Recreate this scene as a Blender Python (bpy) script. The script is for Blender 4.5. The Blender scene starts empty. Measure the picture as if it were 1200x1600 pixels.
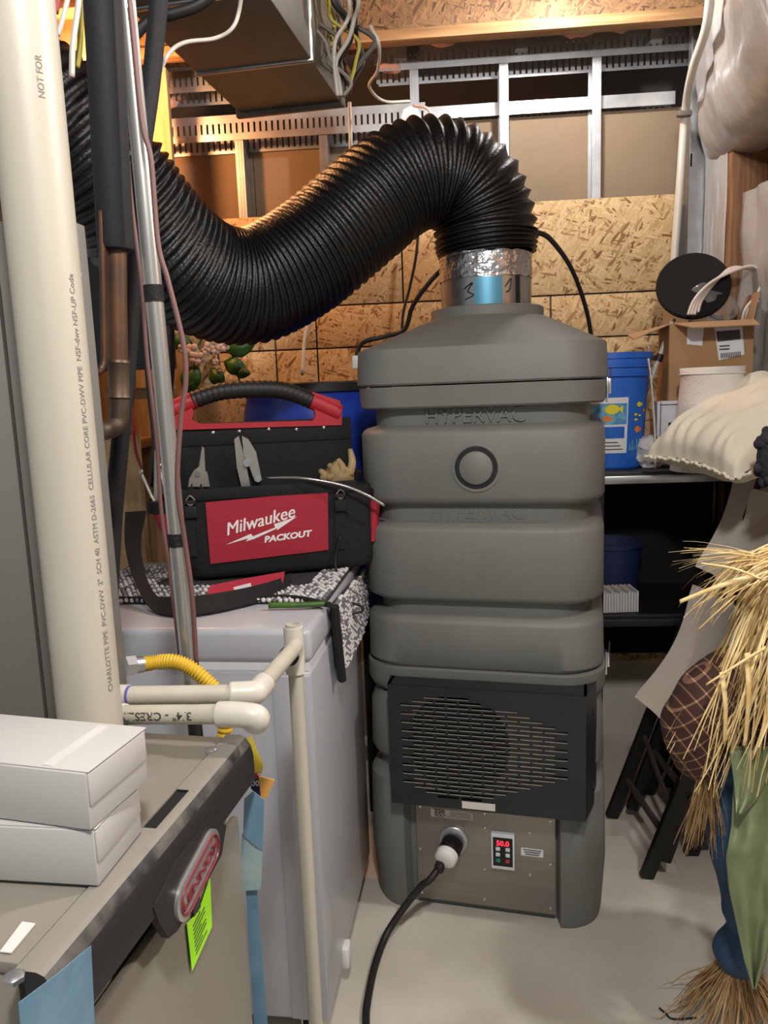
import bpy, bmesh, math, random
from mathutils import Vector, Matrix, noise
random.seed(7)
C = bpy.context.scene.collection
sc = bpy.context.scene
R = math.radians
# ---------------------------------------------------------------- camera (1200 x 1600 frame, 1200 px focal length)
F, CX, CY, H = 1200.0, 600.0, 800.0, 1.6
up = -Vector((283, -7650, -1200)).normalized()
fw = Vector((0, 0, -1)); yc = (fw - fw.dot(up) * up).normalized(); xc = yc.cross(up)
ROT = Matrix((xc, yc, up))
cam = bpy.data.objects.new('camera', bpy.data.cameras.new('camera')); C.objects.link(cam)
cam.matrix_world = Matrix.Translation((0, 0, H)) @ ROT.to_4x4()
cam.data.sensor_fit = 'VERTICAL'; cam.data.sensor_height = 36.0; cam.data.lens = 36.0 * F / 1600.0
cam.data.clip_start = 0.02
sc.camera = cam
# ---------------------------------------------------------------- world, lamps, exposure
w = bpy.data.worlds.new('world'); sc.world = w; w.use_nodes = True
w.node_tree.nodes['Background'].inputs[0].default_value = (0.96, 0.98, 1.0, 1)
w.node_tree.nodes['Background'].inputs[1].default_value = 0.30
sc.view_settings.view_transform = 'Standard'; sc.view_settings.look = 'None'
sc.view_settings.gamma = 1; sc.view_settings.use_curve_mapping = False
sc.view_settings.exposure = 0.34
def lamp(name, loc, power, col, r=0.06):
    l = bpy.data.lights.new(name, 'POINT'); l.energy = power; l.color = col; l.shadow_soft_size = r
    o = bpy.data.objects.new(name, l); o.location = loc; C.objects.link(o)
lamp('bulb_over_blower', (0.68, 2.76, 2.97), 72, (1.0, 0.985, 0.965), 0.05)
lamp('bulb_behind_viewer', (0.10, -0.10, 2.85), 125, (1.0, 0.985, 0.965), 0.10)
lamp('bulb_right_aisle', (1.42, 1.30, 2.72), 105, (1.0, 0.985, 0.965), 0.06)
lamp('bulb_behind_duct', (-0.95, 2.95, 2.74), 27, (1.0, 0.46, 0.18), 0.05)

# ---------------------------------------------------------------- helpers
def ray(px, py): return ROT @ Vector(((px - CX) / F, -(py - CY) / F, -1))
def PY(px, py, y): r = ray(px, py); return Vector((0, 0, H)) + r * (y / r.y)
def PZ(px, py, z): r = ray(px, py); return Vector((0, 0, H)) + r * ((z - H) / r.z)
class Frame:
    """a thing's own axes: x right, y away, z up, turned by yaw degrees (positive: right side nearer)"""
    def __init__(s, x, y, z, yaw):
        s.loc = Vector((x, y, z)); s.rz = -R(yaw); s.M = Matrix.Translation(s.loc) @ Matrix.Rotation(s.rz, 4, 'Z'); s.I = s.M.inverted()
    def W(s, x, y, z): return s.M @ Vector((x, y, z))
    def L(s, p): return s.I @ Vector(p)
    def hit(s, px, py, axis, val):
        o = s.I @ Vector((0, 0, H)); d = s.I.to_3x3() @ ray(px, py)
        return o + d * ((val - o[axis]) / d[axis])
def lin(h):
    h = h.lstrip('#'); v = [int(h[i:i + 2], 16) / 255 for i in (0, 2, 4)]
    return tuple(c / 12.92 if c <= 0.04045 else ((c + 0.055) / 1.055) ** 2.4 for c in v) + (1,)
def mat(name, hexc, rough=0.6, metal=0.0, var=0.0, vs=8.0, bump=0.0, bs=60.0, hex2=None, stretch=None, alpha=None, emit=None, spec=None, coat=0, sheen=0, trans=0):
    m = bpy.data.materials.new(name); m.use_nodes = True; nt = m.node_tree; b = nt.nodes['Principled BSDF']
    b.inputs['Base Color'].default_value = lin(hexc); b.inputs['Roughness'].default_value = rough; b.inputs['Metallic'].default_value = metal
    if spec is not None: b.inputs['Specular IOR Level'].default_value = spec
    if coat: b.inputs['Coat Weight'].default_value = coat
    if alpha is not None: b.inputs['Alpha'].default_value = alpha
    if trans: b.inputs['Transmission Weight'].default_value = trans
    if emit: b.inputs['Emission Color'].default_value = lin(hexc); b.inputs['Emission Strength'].default_value = emit
    if var or bump or hex2:
        tc = nt.nodes.new('ShaderNodeTexCoord'); mp = nt.nodes.new('ShaderNodeMapping')
        nt.links.new(tc.outputs['Object'], mp.inputs[0])
        if stretch: mp.inputs['Scale'].default_value = stretch
    if var or hex2:
        n = nt.nodes.new('ShaderNodeTexNoise'); n.inputs['Scale'].default_value = vs; n.inputs['Detail'].default_value = 6
        nt.links.new(mp.outputs[0], n.inputs['Vector'])
        rp = nt.nodes.new('ShaderNodeValToRGB'); c = lin(hexc)
        rp.color_ramp.elements[0].position = 0.35; rp.color_ramp.elements[1].position = 0.68
        if hex2: rp.color_ramp.elements[0].color = lin(hex2); rp.color_ramp.elements[1].color = c
        else:
            rp.color_ramp.elements[0].color = tuple(x * (1 - var) for x in c[:3]) + (1,); rp.color_ramp.elements[1].color = tuple(min(1, x * (1 + var)) for x in c[:3]) + (1,)
        nt.links.new(n.outputs['Fac'], rp.inputs[0]); nt.links.new(rp.outputs[0], b.inputs['Base Color'])
    if bump:
        n2 = nt.nodes.new('ShaderNodeTexNoise'); n2.inputs['Scale'].default_value = bs; n2.inputs['Detail'].default_value = 4
        nt.links.new(mp.outputs[0], n2.inputs['Vector'])
        bp = nt.nodes.new('ShaderNodeBump'); bp.inputs['Strength'].default_value = bump; bp.inputs['Distance'].default_value = 0.01
        nt.links.new(n2.outputs['Fac'], bp.inputs['Height']); nt.links.new(bp.outputs[0], b.inputs['Normal'])
    return m
def osb_mat(name, light, mid, dark):
    m = bpy.data.materials.new(name); m.use_nodes = True; nt = m.node_tree; b = nt.nodes['Principled BSDF']; b.inputs['Roughness'].default_value = 0.75
    tc = nt.nodes.new('ShaderNodeTexCoord'); prev = None; hs = []
    for i, (ang, sx, sz, off) in enumerate(((25, 20, 105, 0), (-48, 23, 120, 3.1), (78, 24, 112, 7.7), (-12, 20, 130, 5.2), (52, 22, 112, 9.3))):
        mr = nt.nodes.new('ShaderNodeMapping'); mr.inputs['Rotation'].default_value = (0, R(ang), 0); nt.links.new(tc.outputs['Object'], mr.inputs[0])
        mp = nt.nodes.new('ShaderNodeMapping'); mp.inputs['Scale'].default_value = (sx, 0.001, sz); mp.inputs['Location'].default_value = (off, 0, off)
        nt.links.new(mr.outputs[0], mp.inputs[0])
        v = nt.nodes.new('ShaderNodeTexVoronoi'); v.inputs['Scale'].default_value = 1; nt.links.new(mp.outputs[0], v.inputs['Vector'])
        sp = nt.nodes.new('ShaderNodeSeparateColor'); nt.links.new(v.outputs['Color'], sp.inputs[0])
        rp = nt.nodes.new('ShaderNodeValToRGB'); cr = rp.color_ramp; cr.elements[0].color = lin(dark); cr.elements[1].color = lin(light); e = cr.elements.new(0.22); e.color = lin(mid)
        cr.elements[0].position = 0.03
        nt.links.new(sp.outputs[0], rp.inputs[0])
        if prev is None: prev = rp.outputs[0]; hprev = sp.outputs[0]
        else:
            gt = nt.nodes.new('ShaderNodeMath'); gt.operation = 'GREATER_THAN'; gt.inputs[1].default_value = (0, .5, .64, .73, .79)[i]; nt.links.new(sp.outputs[1], gt.inputs[0])
            mx = nt.nodes.new('ShaderNodeMix'); mx.data_type = 'RGBA'; nt.links.new(gt.outputs[0], mx.inputs[0]); nt.links.new(prev, mx.inputs[6]); nt.links.new(rp.outputs[0], mx.inputs[7]); prev = mx.outputs[2]
            mh = nt.nodes.new('ShaderNodeMix'); nt.links.new(gt.outputs[0], mh.inputs[0]); nt.links.new(hprev, mh.inputs[2]); nt.links.new(sp.outputs[0], mh.inputs[3]); hprev = mh.outputs[0]
    nt.links.new(prev, b.inputs['Base Color'])
    bp = nt.nodes.new('ShaderNodeBump'); bp.inputs['Strength'].default_value = 0.35; bp.inputs['Distance'].default_value = 0.004
    nt.links.new(hprev, bp.inputs['Height']); nt.links.new(bp.outputs[0], b.inputs['Normal'])
    return m
def catmull(pts, sub=8):
    pts = [Vector(p) for p in pts]; out = []
    if len(pts) < 3: return pts
    q = [2 * pts[0] - pts[1]] + pts + [2 * pts[-1] - pts[-2]]
    for i in range(1, len(q) - 2):
        for k in range(sub):
            t = k / sub; a, b, c, d = q[i - 1], q[i], q[i + 1], q[i + 2]
            out.append(0.5 * (2 * b + (c - a) * t + (2 * a - 5 * b + 4 * c - d) * t * t + (3 * b - a - 3 * c + d) * t ** 3))
    out.append(pts[-1]); return out
class G:
    def __init__(s): s.bm = bmesh.new(); s.mi = 0
    def face(s, vs):
        try: f = s.bm.faces.new(vs); f.material_index = s.mi; return f
        except ValueError: return None
    def box(s, c, d, bev=0.0, M=None, seg=2):
        r = bmesh.ops.create_cube(s.bm, size=1.0); vs = r['verts']
        T = Matrix.Translation(Vector(c)) @ (M.to_4x4() if M else Matrix()) @ Matrix.Diagonal((d[0], d[1], d[2], 1))
        bmesh.ops.transform(s.bm, matrix=T, verts=vs)
        fs = list({f for v in vs for f in v.link_faces})
        for f in fs: f.material_index = s.mi
        if bev:
            es = list({e for v in vs for e in v.link_edges})
            bmesh.ops.bevel(s.bm, geom=es, offset=bev, segments=seg, profile=0.5, affect='EDGES', clamp_overlap=True)
        return s
    def hexa(s, pts):
        """eight corners: bottom four in order, top four in order"""
        v = [s.bm.verts.new(p) for p in pts]
        for q in ((3, 2, 1, 0), (4, 5, 6, 7), (0, 1, 5, 4), (1, 2, 6, 5), (2, 3, 7, 6), (3, 0, 4, 7)): s.face([v[i] for i in q])
        return s
    def loft(s, rings, caps=(True, True), closed=True):
        vs = [[s.bm.verts.new(p) for p in r] for r in rings]
        for a, b in zip(vs, vs[1:]):
            n = len(a)
            for i in range(n if closed else n - 1): s.face((a[i], a[(i + 1) % n], b[(i + 1) % n], b[i]))
        if caps[0]: s.face(list(reversed(vs[0])))
        if caps[1]: s.face(vs[-1])
        return s
    def tube(s, pts, r, n=10, sub=8, smooth=True, caps=(True, True), ribs=None):
        p = catmull(pts, sub) if smooth else [Vector(q) for q in pts]
        rings = []; t0 = (p[1] - p[0]).normalized(); nrm = t0.orthogonal().normalized()
        for i, q in enumerate(p):
            t = (p[min(i + 1, len(p) - 1)] - p[max(i - 1, 0)]).normalized()
            nrm = (nrm - nrm.dot(t) * t).normalized(); bn = t.cross(nrm)
            u = i / (len(p) - 1)
            rr = r(u, i) if callable(r) else r
            rings.append([q + (nrm * math.cos(2 * math.pi * k / n) + bn * math.sin(2 * math.pi * k / n)) * rr for k in range(n)])
        return s.loft(rings, caps)
    def cyl(s, a, b, r0, r1=None, n=24, caps=(True, True)):
        r1 = r0 if r1 is None else r1
        return s.tube([a, b], lambda u, i: r0 if i == 0 else r1, n, smooth=False, caps=caps)
    def lathe(s, prof, n=32, o=(0, 0, 0), M=None, caps=(True, True)):
        o = Vector(o); M = M or Matrix.Identity(3)
        return s.loft([[o + M @ Vector((r * math.cos(2 * math.pi * k / n), r * math.sin(2 * math.pi * k / n), z)) for k in range(n)] for r, z in prof], caps)
    def prism(s, poly, fn, t0, t1):
        """a 2-D outline given thickness: fn(u, v, t) -> point"""
        return s.loft([[fn(u, v, t0) for u, v in poly], [fn(u, v, t1) for u, v in poly]])
    def sph(s, c, d, M=None, u=20, v=12):
        r = bmesh.ops.create_uvsphere(s.bm, u_segments=u, v_segments=v, radius=0.5)
        T = Matrix.Translation(Vector(c)) @ (M.to_4x4() if M else Matrix()) @ Matrix.Diagonal((d[0], d[1], d[2], 1))
        bmesh.ops.transform(s.bm, matrix=T, verts=r['verts'])
        for f in {f for q in r['verts'] for f in q.link_faces}: f.material_index = s.mi
        return s
    def grid(s, fn, nu, nv):
        vs = [[s.bm.verts.new(fn(i / nu, j / nv)) for j in range(nv + 1)] for i in range(nu + 1)]
        for i in range(nu):
            for j in range(nv): s.face((vs[i][j], vs[i + 1][j], vs[i + 1][j + 1], vs[i][j + 1]))
        return s
    def build(s, name, m, parent=None, fr=None, ang=40, world=True, norm=True, subd=0, solid=0):
        """fr: the parent's Frame when the points are given in that frame; else they are world points"""
        if norm: bmesh.ops.recalc_face_normals(s.bm, faces=s.bm.faces[:])
        me = bpy.data.meshes.new(name); s.bm.to_mesh(me); s.bm.free()
        for q in (m if isinstance(m, (list, tuple)) else [m]): me.materials.append(q)
        me.shade_smooth()
        if ang < 180: me.set_sharp_from_angle(angle=R(ang))
        o = bpy.data.objects.new(name, me); C.objects.link(o)
        if solid:
            md = o.modifiers.new('solid', 'SOLIDIFY'); md.thickness = solid; md.offset = 0
        if subd:
            md = o.modifiers.new('subd', 'SUBSURF'); md.levels = subd; md.render_levels = subd
        if parent:
            o.parent = parent
            if fr is None:
                root = parent
                Mw = root.get('_m')
                o.matrix_parent_inverse = MW[parent.name].inverted() if parent.name in MW else Matrix()
        elif fr is not None: o.matrix_world = fr.M; MW[o.name] = fr.M
        return o
MW = {}
def thing(name, label, cat, fr=None, loc=(0, 0, 0), group=None):
    o = bpy.data.objects.new(name, None); C.objects.link(o); o.empty_display_size = 0.1
    fr = fr or Frame(loc[0], loc[1], loc[2], 0)
    o.location = fr.loc; o.rotation_euler = (0, 0, fr.rz); MW[o.name] = fr.M
    o['label'] = label; o['category'] = cat
    if group: o['group'] = group
    return o
def tag(o, label, cat, group=None):
    o['label'] = label; o['category'] = cat
    if group: o['group'] = group
    return o
def struct(o): o['kind'] = 'structure'; return o
def stuff(o): o['kind'] = 'stuff'; return o
def text(name, body, size, m, parent, fn, ext=0.0006, shear=0.0, bold=0.0, xs=1.0, align='CENTER', sp=1.0, base=0.0, rise=0.0, fr=None, res=3):
    """flat lettering, its points (u along the line, v up, t out) placed by fn"""
    cu = bpy.data.curves.new('lettering', 'FONT'); cu.body = body; cu.size = size; cu.extrude = ext; cu.shear = shear; cu.offset = bold
    cu.align_x = align; cu.align_y = 'CENTER'; cu.space_character = sp; cu.resolution_u = res
    t = bpy.data.objects.new('lettering', cu); C.objects.link(t)
    bpy.context.view_layer.update()
    me = bpy.data.meshes.new_from_object(t.evaluated_get(bpy.context.evaluated_depsgraph_get()))
    bpy.data.objects.remove(t)
    me.name = name
    for v in me.vertices: v.co = fn(v.co.x * xs, v.co.y + base + rise * v.co.x, v.co.z)
    me.materials.clear(); me.materials.append(m)
    o = bpy.data.objects.new(name, me); C.objects.link(o)
    if parent:
        o.parent = parent
        if fr is None and parent.name in MW: o.matrix_parent_inverse = MW[parent.name].inverted()
    return o
def rrect(hx, hy, r, n=6, ox=0.0, oy=0.0, z=0.0):
    out = []
    for cx, cy, a0 in ((hx - r, hy - r, 0), (-hx + r, hy - r, 90), (-hx + r, -hy + r, 180), (hx - r, -hy + r, 270)):
        for k in range(n + 1):
            a = R(a0 + 90 * k / n); out.append(Vector((ox + cx + r * math.cos(a), oy + cy + r * math.sin(a), z)))
    return out
def nz(p, s=1.0, o=0.0): return noise.noise(Vector(p) * s + Vector((o, o * 1.7, o * 0.3)))

# ---------------------------------------------------------------- materials
M = {}
M['concrete'] = mat('concrete', '#cbc5b8', 0.7, var=0.0, hex2='#b3ada0', vs=2.2, bump=0.12, bs=45)
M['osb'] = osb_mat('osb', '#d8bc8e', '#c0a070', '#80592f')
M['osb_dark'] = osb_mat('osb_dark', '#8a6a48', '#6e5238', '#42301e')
M['paper'] = mat('gypsum_paper', '#8a765f', 0.85, var=0.04, vs=5)
M['void'] = mat('void_shade_and_gap', '#55504c', 0.95)  # dark grey stands for the unlit void; also backs the panel joints
M['galv'] = mat('galvanized', '#b4b6b8', 0.38, 0.85, var=0.12, vs=14)
M['galv_dull'] = mat('galvanized_dull', '#6d675f', 0.5, 0.4, var=0.12, vs=9)
M['pine'] = mat('pine', '#b99d75', 0.65, hex2='#a3845a', vs=7, stretch=(9, 9, 0.7), bump=0.1, bs=30)
M['pine_x'] = mat('pine_lengthwise', '#b08a5c', 0.7, hex2='#876441', vs=6, stretch=(0.6, 9, 9))
M['redwood'] = mat('aged_stud', '#8f6a49', 0.7, hex2='#6e4a30', vs=6, stretch=(9, 9, 0.6), bump=0.12, bs=30)
M['film'] = mat('vapour_film', '#a5a19d', 0.3, var=0.08, vs=3, bump=1.0, bs=9, stretch=(1, 1.8, 0.9), coat=0.3)
M['plastic_grey'] = mat('moulded_grey', '#6c6d69', 0.55, var=0.05, vs=5, bump=0.08, bs=170)
M['grill'] = mat('grill_paint', '#23272b', 0.42, 0.2, var=0.15, vs=9)
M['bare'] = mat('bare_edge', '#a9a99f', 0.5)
M['black'] = mat('black_plastic', '#131313', 0.5)
M['blackhole'] = mat('black_matt', '#080808', 0.9)
M['steel'] = mat('brushed_plate', '#98938a', 0.42, 0.75, var=0.08, vs=3, bump=0.05, bs=90, stretch=(0.3, 1, 9))
M['chrome'] = mat('chrome', '#d0d0d0', 0.22, 1.0)
M['foil'] = mat('foil_tape', '#c4c6c8', 0.25, 0.95, bump=1.0, bs=28)
M['collar'] = mat('collar_metal', '#a8a9a8', 0.3, 0.9, var=0.1, vs=10)
M['blueprint'] = mat('blue_print', '#5a94ae', 0.35, 0.5)
M['flex'] = mat('flex_cloth', '#0b0b0c', 0.4, bump=0.25, bs=120, spec=0.5)
M['rubber'] = mat('rubber', '#161514', 0.55)
M['pvc'] = mat('pvc', '#b6b1a3', 0.45, hex2='#aaa596', vs=3, stretch=(4, 4, 0.6))
M['pvcw'] = mat('pvc_fitting', '#c2beb2', 0.35)
M['ink'] = mat('ink', '#3b3833', 0.7); M['ink_faint'] = mat('ink_faint', '#79746a', 0.7)
M['sheet'] = mat('painted_sheet', '#77756f', 0.42, 0.15, var=0.05, vs=2, bump=0.03, bs=20)
M['furn_top'] = mat('furnace_top', '#847f75', 0.5, 0.1, hex2='#746f66', vs=5, bump=0.04, bs=40)
M['furn_front'] = mat('furnace_front', '#8c887c', 0.33, 0.25, var=0.03, vs=2)
def dusty():
    m = mat('dusty_visor', '#1d1d1f', 0.6, var=.2, vs=9, bump=.1, bs=80); nt = m.node_tree; b = nt.nodes['Principled BSDF']
    ge = nt.nodes.new('ShaderNodeNewGeometry'); sp = nt.nodes.new('ShaderNodeSeparateXYZ'); nt.links.new(ge.outputs['True Normal'], sp.inputs[0])
    n = nt.nodes.new('ShaderNodeTexNoise'); n.inputs['Scale'].default_value = 16; n.inputs['Detail'].default_value = 6
    tc = nt.nodes.new('ShaderNodeTexCoord'); nt.links.new(tc.outputs['Object'], n.inputs['Vector'])
    a = nt.nodes.new('ShaderNodeMath'); a.operation = 'MULTIPLY_ADD'; a.inputs[1].default_value = .9; a.inputs[2].default_value = -.42; nt.links.new(n.outputs['Fac'], a.inputs[0])
    ad = nt.nodes.new('ShaderNodeMath'); ad.operation = 'ADD'; nt.links.new(sp.outputs[2], ad.inputs[0]); nt.links.new(a.outputs[0], ad.inputs[1])
    rp = nt.nodes.new('ShaderNodeValToRGB'); rp.color_ramp.elements[0].position = .45; rp.color_ramp.elements[1].position = .85
    rp.color_ramp.elements[0].color = lin('#1c1c1e'); rp.color_ramp.elements[1].color = lin('#7d7970'); nt.links.new(ad.outputs[0], rp.inputs[0]); nt.links.new(rp.outputs[0], b.inputs['Base Color']); return m
M['visor'] = dusty()
M['visor_dark'] = mat('black_visor', '#1b1b1d', 0.5, hex2='#29292a', vs=12)
M['badge'] = mat('badge', '#b4b2b0', 0.3, 0.7)
M['badge_red'] = mat('badge_red', '#7c2a33', 0.4)
M['green_tag'] = mat('lime_paper', '#a6f02a', 0.6)
M['bluetape'] = mat('blue_tape', '#557890', 0.6, hex2='#6c8c9f', vs=12, bump=0.2, bs=30)
M['tealtape'] = mat('pale_tape', '#93a8a2', 0.55, hex2='#7d98a0', vs=14, bump=0.2, bs=40)
M['card_white'] = mat('white_card', '#b2b0ad', 0.55, var=0.02, vs=4)
M['clear_tape'] = mat('clear_tape', '#c6c4c1', .2)
M['freezer'] = mat('freezer_enamel', '#a9abb1', 0.32, var=0.02, vs=2, coat=0.2)
M['freezer_side'] = mat('freezer_side', '#a9abb1', 0.4)
M['red_cloth'] = mat('red_cloth', '#a01f33', 0.75, bump=0.25, bs=260)
M['red_plastic'] = mat('red_plastic', '#a8222c', 0.4)
M['black_cloth'] = mat('black_cloth', '#0b0b0d', 0.8, bump=0.35, bs=220)
M['white_ink'] = mat('white_ink', '#e9e4e2', 0.6)
M['tool_steel'] = mat('tool_steel', '#a9a69c', 0.35, 0.8)
M['leather'] = mat('leather', '#b09a72', 0.7, bump=0.3, bs=40, hex2='#8a754f', vs=12)
M['copper'] = mat('copper', '#6b4a35', 0.5, 0.5, hex2='#3c3028', vs=9)
M['copper_dull'] = mat('copper_dull', '#5a4a3c', 0.5, 0.6, hex2='#3a332c', vs=12)
M['insul'] = mat('foam_insulation', '#0d0e10', 0.75, bump=0.1, bs=60)
M['emt'] = mat('conduit', '#b9bab6', 0.28, 0.75, var=0.12, vs=10, stretch=(4, 4, 0.5))
M['wire_pink'] = mat('wire_brown', '#6a4a47', 0.5)
M['wire_white'] = mat('wire_white', '#c9c4ba', 0.45)
M['wire_red'] = mat('wire_red', '#a03a3a', 0.5)
M['wire_yellow'] = mat('wire_yellow', '#a79a3c', 0.5)
M['yellow'] = mat('csst_yellow', '#c9a52a', 0.45)
M['yellow_tag'] = mat('yellow_paper', '#b0a02a', 0.6)
M['orange_tag'] = mat('orange_paper', '#d39a4c', 0.6)
M['navy'] = mat('navy_print', '#22264e', 0.6)
M['barrel'] = mat('drum_blue', '#1f3fa8', 0.36, var=0.08, vs=5)
M['bucket'] = mat('bucket_blue', '#1f62c4', 0.38)
M['lid_black'] = mat('drum_lid', '#1a1a1c', 0.5)
M['label_w'] = mat('label_white', '#dadde0', 0.5)
M['sea'] = mat('sea_print', '#2d83c0', 0.5, hex2='#7fb4c8', vs=40)
M['fish_y'] = mat('fish_yellow', '#ddd22e', 0.5)
M['fish_o'] = mat('fish_orange', '#d8843c', 0.5)
M['cardboard'] = mat('cardboard', '#a5815c', 0.8, var=0.06, vs=6)
M['cardboard_in'] = mat('cardboard_inner', '#b08d68', 0.8, var=0.05, vs=6)
M['barcode'] = mat('barcode', '#4a4744', 0.7)
M['cushion'] = mat('pillow_cloth', '#e8e0cb', 0.8, bump=0.12, bs=160)
M['shade'] = mat('textured_white', '#e2deD8', 0.8, bump=0.5, bs=190)
M['chairpad'] = mat('beige_vinyl', '#d8cdc0', 0.55, bump=0.06, bs=200)
M['chairleg'] = mat('chair_black', '#0f0f10', 0.45)
M['bar_metal'] = mat('chair_bar', '#5e5750', 0.45, 0.6)
M['straw'] = mat('straw', '#e6d09a', 0.7, hex2='#c9aa6c', vs=20)
M['straw_d'] = mat('straw_shade', '#b8976a', 0.75, hex2='#94744a', vs=20)
M['burlap'] = mat('burlap', '#c2a372', 0.9, var=0.1, vs=60, bump=0.5, bs=260)
M['denim'] = mat('denim', '#24405c', 0.8, var=0.12, vs=12, bump=0.2, bs=240)
M['satin'] = mat('green_satin', '#73805c', 0.45, var=0.12, vs=16, sheen=0.4)
M['leaf'] = mat('leaf', '#3f6a24', 0.45, hex2='#284c18', vs=20)
M['petal'] = mat('petal', '#cdb9a8', 0.6, hex2='#b59484', vs=30)
M['stem'] = mat('stem', '#3a3a1c', 0.7)
M['panelbox'] = mat('panel_grey', '#3b3f44', 0.5, 0.1)
M['clear'] = mat('clear_bag', '#dfe3e6', 0.12, trans=0.85)
M['white_obj'] = mat('white_plastic', '#d9d9d6', 0.45)
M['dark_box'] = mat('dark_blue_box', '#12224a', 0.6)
M['silver'] = mat('silver_rail', '#b8b8b6', 0.3, 0.85)
M['rug_core'] = mat('rug_core', '#2c2b2c', 0.95)
M['rug_l'] = mat('rug_light', '#c9c7c6', 0.95)
M['rug_d'] = mat('rug_dark', '#6b696e', 0.95)
M['pink_insul'] = mat('pink_fluff', '#c59a8c', 0.95, bump=0.6, bs=40)
M['led'] = mat('led_red', '#ff2233', 0.4, emit=3.0)
M['btn_g'] = mat('button_green', '#2c8a5a', 0.5)
M['btn_r'] = mat('button_red', '#b23a3e', 0.5)
M['sticker'] = mat('sticker', '#d0cac4', 0.5)
M['maroon'] = mat('maroon_ink', '#5c2030', 0.6)
M['grey_pom'] = mat('charcoal_wool', '#34343a', 0.95, bump=0.8, bs=80)
M['plaid'] = None
def plaid():
    m = bpy.data.materials.new('brown_plaid'); m.use_nodes = True; nt = m.node_tree; b = nt.nodes['Principled BSDF']; b.inputs['Roughness'].default_value = 0.85
    tc = nt.nodes.new('ShaderNodeTexCoord'); fac = []
    for ang, per in ((38, 36.0), (-50, 40.0)):
        mp = nt.nodes.new('ShaderNodeMapping'); mp.inputs['Rotation'].default_value = (0, R(ang), 0); nt.links.new(tc.outputs['Object'], mp.inputs[0])
        sp = nt.nodes.new('ShaderNodeSeparateXYZ'); nt.links.new(mp.outputs[0], sp.inputs[0])
        a = nt.nodes.new('ShaderNodeMath'); a.operation = 'MULTIPLY'; a.inputs[1].default_value = per; nt.links.new(sp.outputs[0], a.inputs[0])
        f = nt.nodes.new('ShaderNodeMath'); f.operation = 'FRACT'; nt.links.new(a.outputs[0], f.inputs[0])
        l = nt.nodes.new('ShaderNodeMath'); l.operation = 'LESS_THAN'; l.inputs[1].default_value = 0.14; nt.links.new(f.outputs[0], l.inputs[0]); fac.append(l)
    ad = nt.nodes.new('ShaderNodeMath'); ad.operation = 'ADD'; nt.links.new(fac[0].outputs[0], ad.inputs[0]); nt.links.new(fac[1].outputs[0], ad.inputs[1])
    rp = nt.nodes.new('ShaderNodeValToRGB'); cr = rp.color_ramp; cr.elements[0].color = lin('#3a1f18'); cr.elements[1].color = lin('#a98e6c'); e = cr.elements.new(0.5); e.color = lin('#7a5a44')
    sc2 = nt.nodes.new('ShaderNodeMath'); sc2.operation = 'MULTIPLY'; sc2.inputs[1].default_value = 0.5; nt.links.new(ad.outputs[0], sc2.inputs[0]); nt.links.new(sc2.outputs[0], rp.inputs[0]); nt.links.new(rp.outputs[0], b.inputs['Base Color'])
    return m
M['plaid'] = plaid()
# ---------------------------------------------------------------- the room
g = G(); g.box((0, 1.2, -0.05), (6.4, 7.6, 0.1)); struct(g.build('floor', M['concrete']))
WB = Frame(0.3, 3.4, 0, 4.5)                      # back wall: local y = 0 is the face of the studs
wall = struct(thing('wall_back', '', '', WB)); del wall['label']; del wall['category']
def WH(px, py, yl=0.0): return WB.hit(px, py, 1, yl)
XL, XR = -1.36, WH(1092, 400).x
zt = WH(830, 315).z
seam1, seam2 = WH(760, 467).z, WH(475, 546).z
def panels(z0, z1, xs):
    for a, b in zip(xs, xs[1:]):
        g = G(); g.box(((a + b) / 2, -0.006, (z0 + z1) / 2), (b - a - 0.007, 0.012, z1 - z0 - 0.007), 0.002)
        g.build('osb_panel', M['osb'], wall, WB)
x430, x495, x625, x850 = (WH(p, 520).x for p in (430, 495, 632, 860))
xo = WH(1055, 400).x
panels(seam1, zt, (XL, x625, xo)); panels(seam2, seam1, (XL, x430, x495, x850, xo)); panels(1.25, seam2, (XL, x430, x495, x850, xo)); panels(0.02, 1.25, (XL, x495, xo))
g = G(); g.box(((XL + XR) / 2, -.014, .18), (XR - XL, .016, .36), .003); g.build('curb', M['concrete'], wall, WB)
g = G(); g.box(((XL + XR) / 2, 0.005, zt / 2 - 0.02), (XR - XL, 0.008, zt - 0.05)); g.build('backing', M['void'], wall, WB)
zl, zu = WH(440, 195).z, WH(850, 75).z            # lower and upper slotted tracks
for a, b in zip((WH(250, 300).x - 0.3, WH(391, 300).x, WH(640, 300).x, WH(800, 300).x, WH(945, 300).x), (WH(391, 300).x, WH(640, 300).x, WH(800, 300).x, WH(945, 300).x, XR)):
    g = G(); g.box(((a + b) / 2, 0.1, (zt - 0.1 + zl) / 2), (b - a - 0.003, 0.012, zl - zt + 0.1)); g.build('drywall_panel', M['paper'], wall, WB)
def stud(px, py, ztop):
    x = WH(px, py).x; g = G(); h = ztop - zt + 0.06; zc = zt - 0.06 + h / 2
    g.box((x, 0.001, zc), (0.036, 0.0015, h)); g.box((x - 0.006, -0.0005, zc), (0.004, 0.002, h)); g.box((x + 0.006, -0.0005, zc), (0.004, 0.002, h))
    g.box((x + 0.0172, 0.045, zc), (0.0015, 0.088, h)); g.box((x, 0.089, zc), (0.036, 0.0015, h))
    g.build('stud', M['galv'], wall, WB)
for px in (376, 507): stud(px, 270, zl - 0.03)
for px in (649, 788, 932): stud(px, 200, zu)
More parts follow.
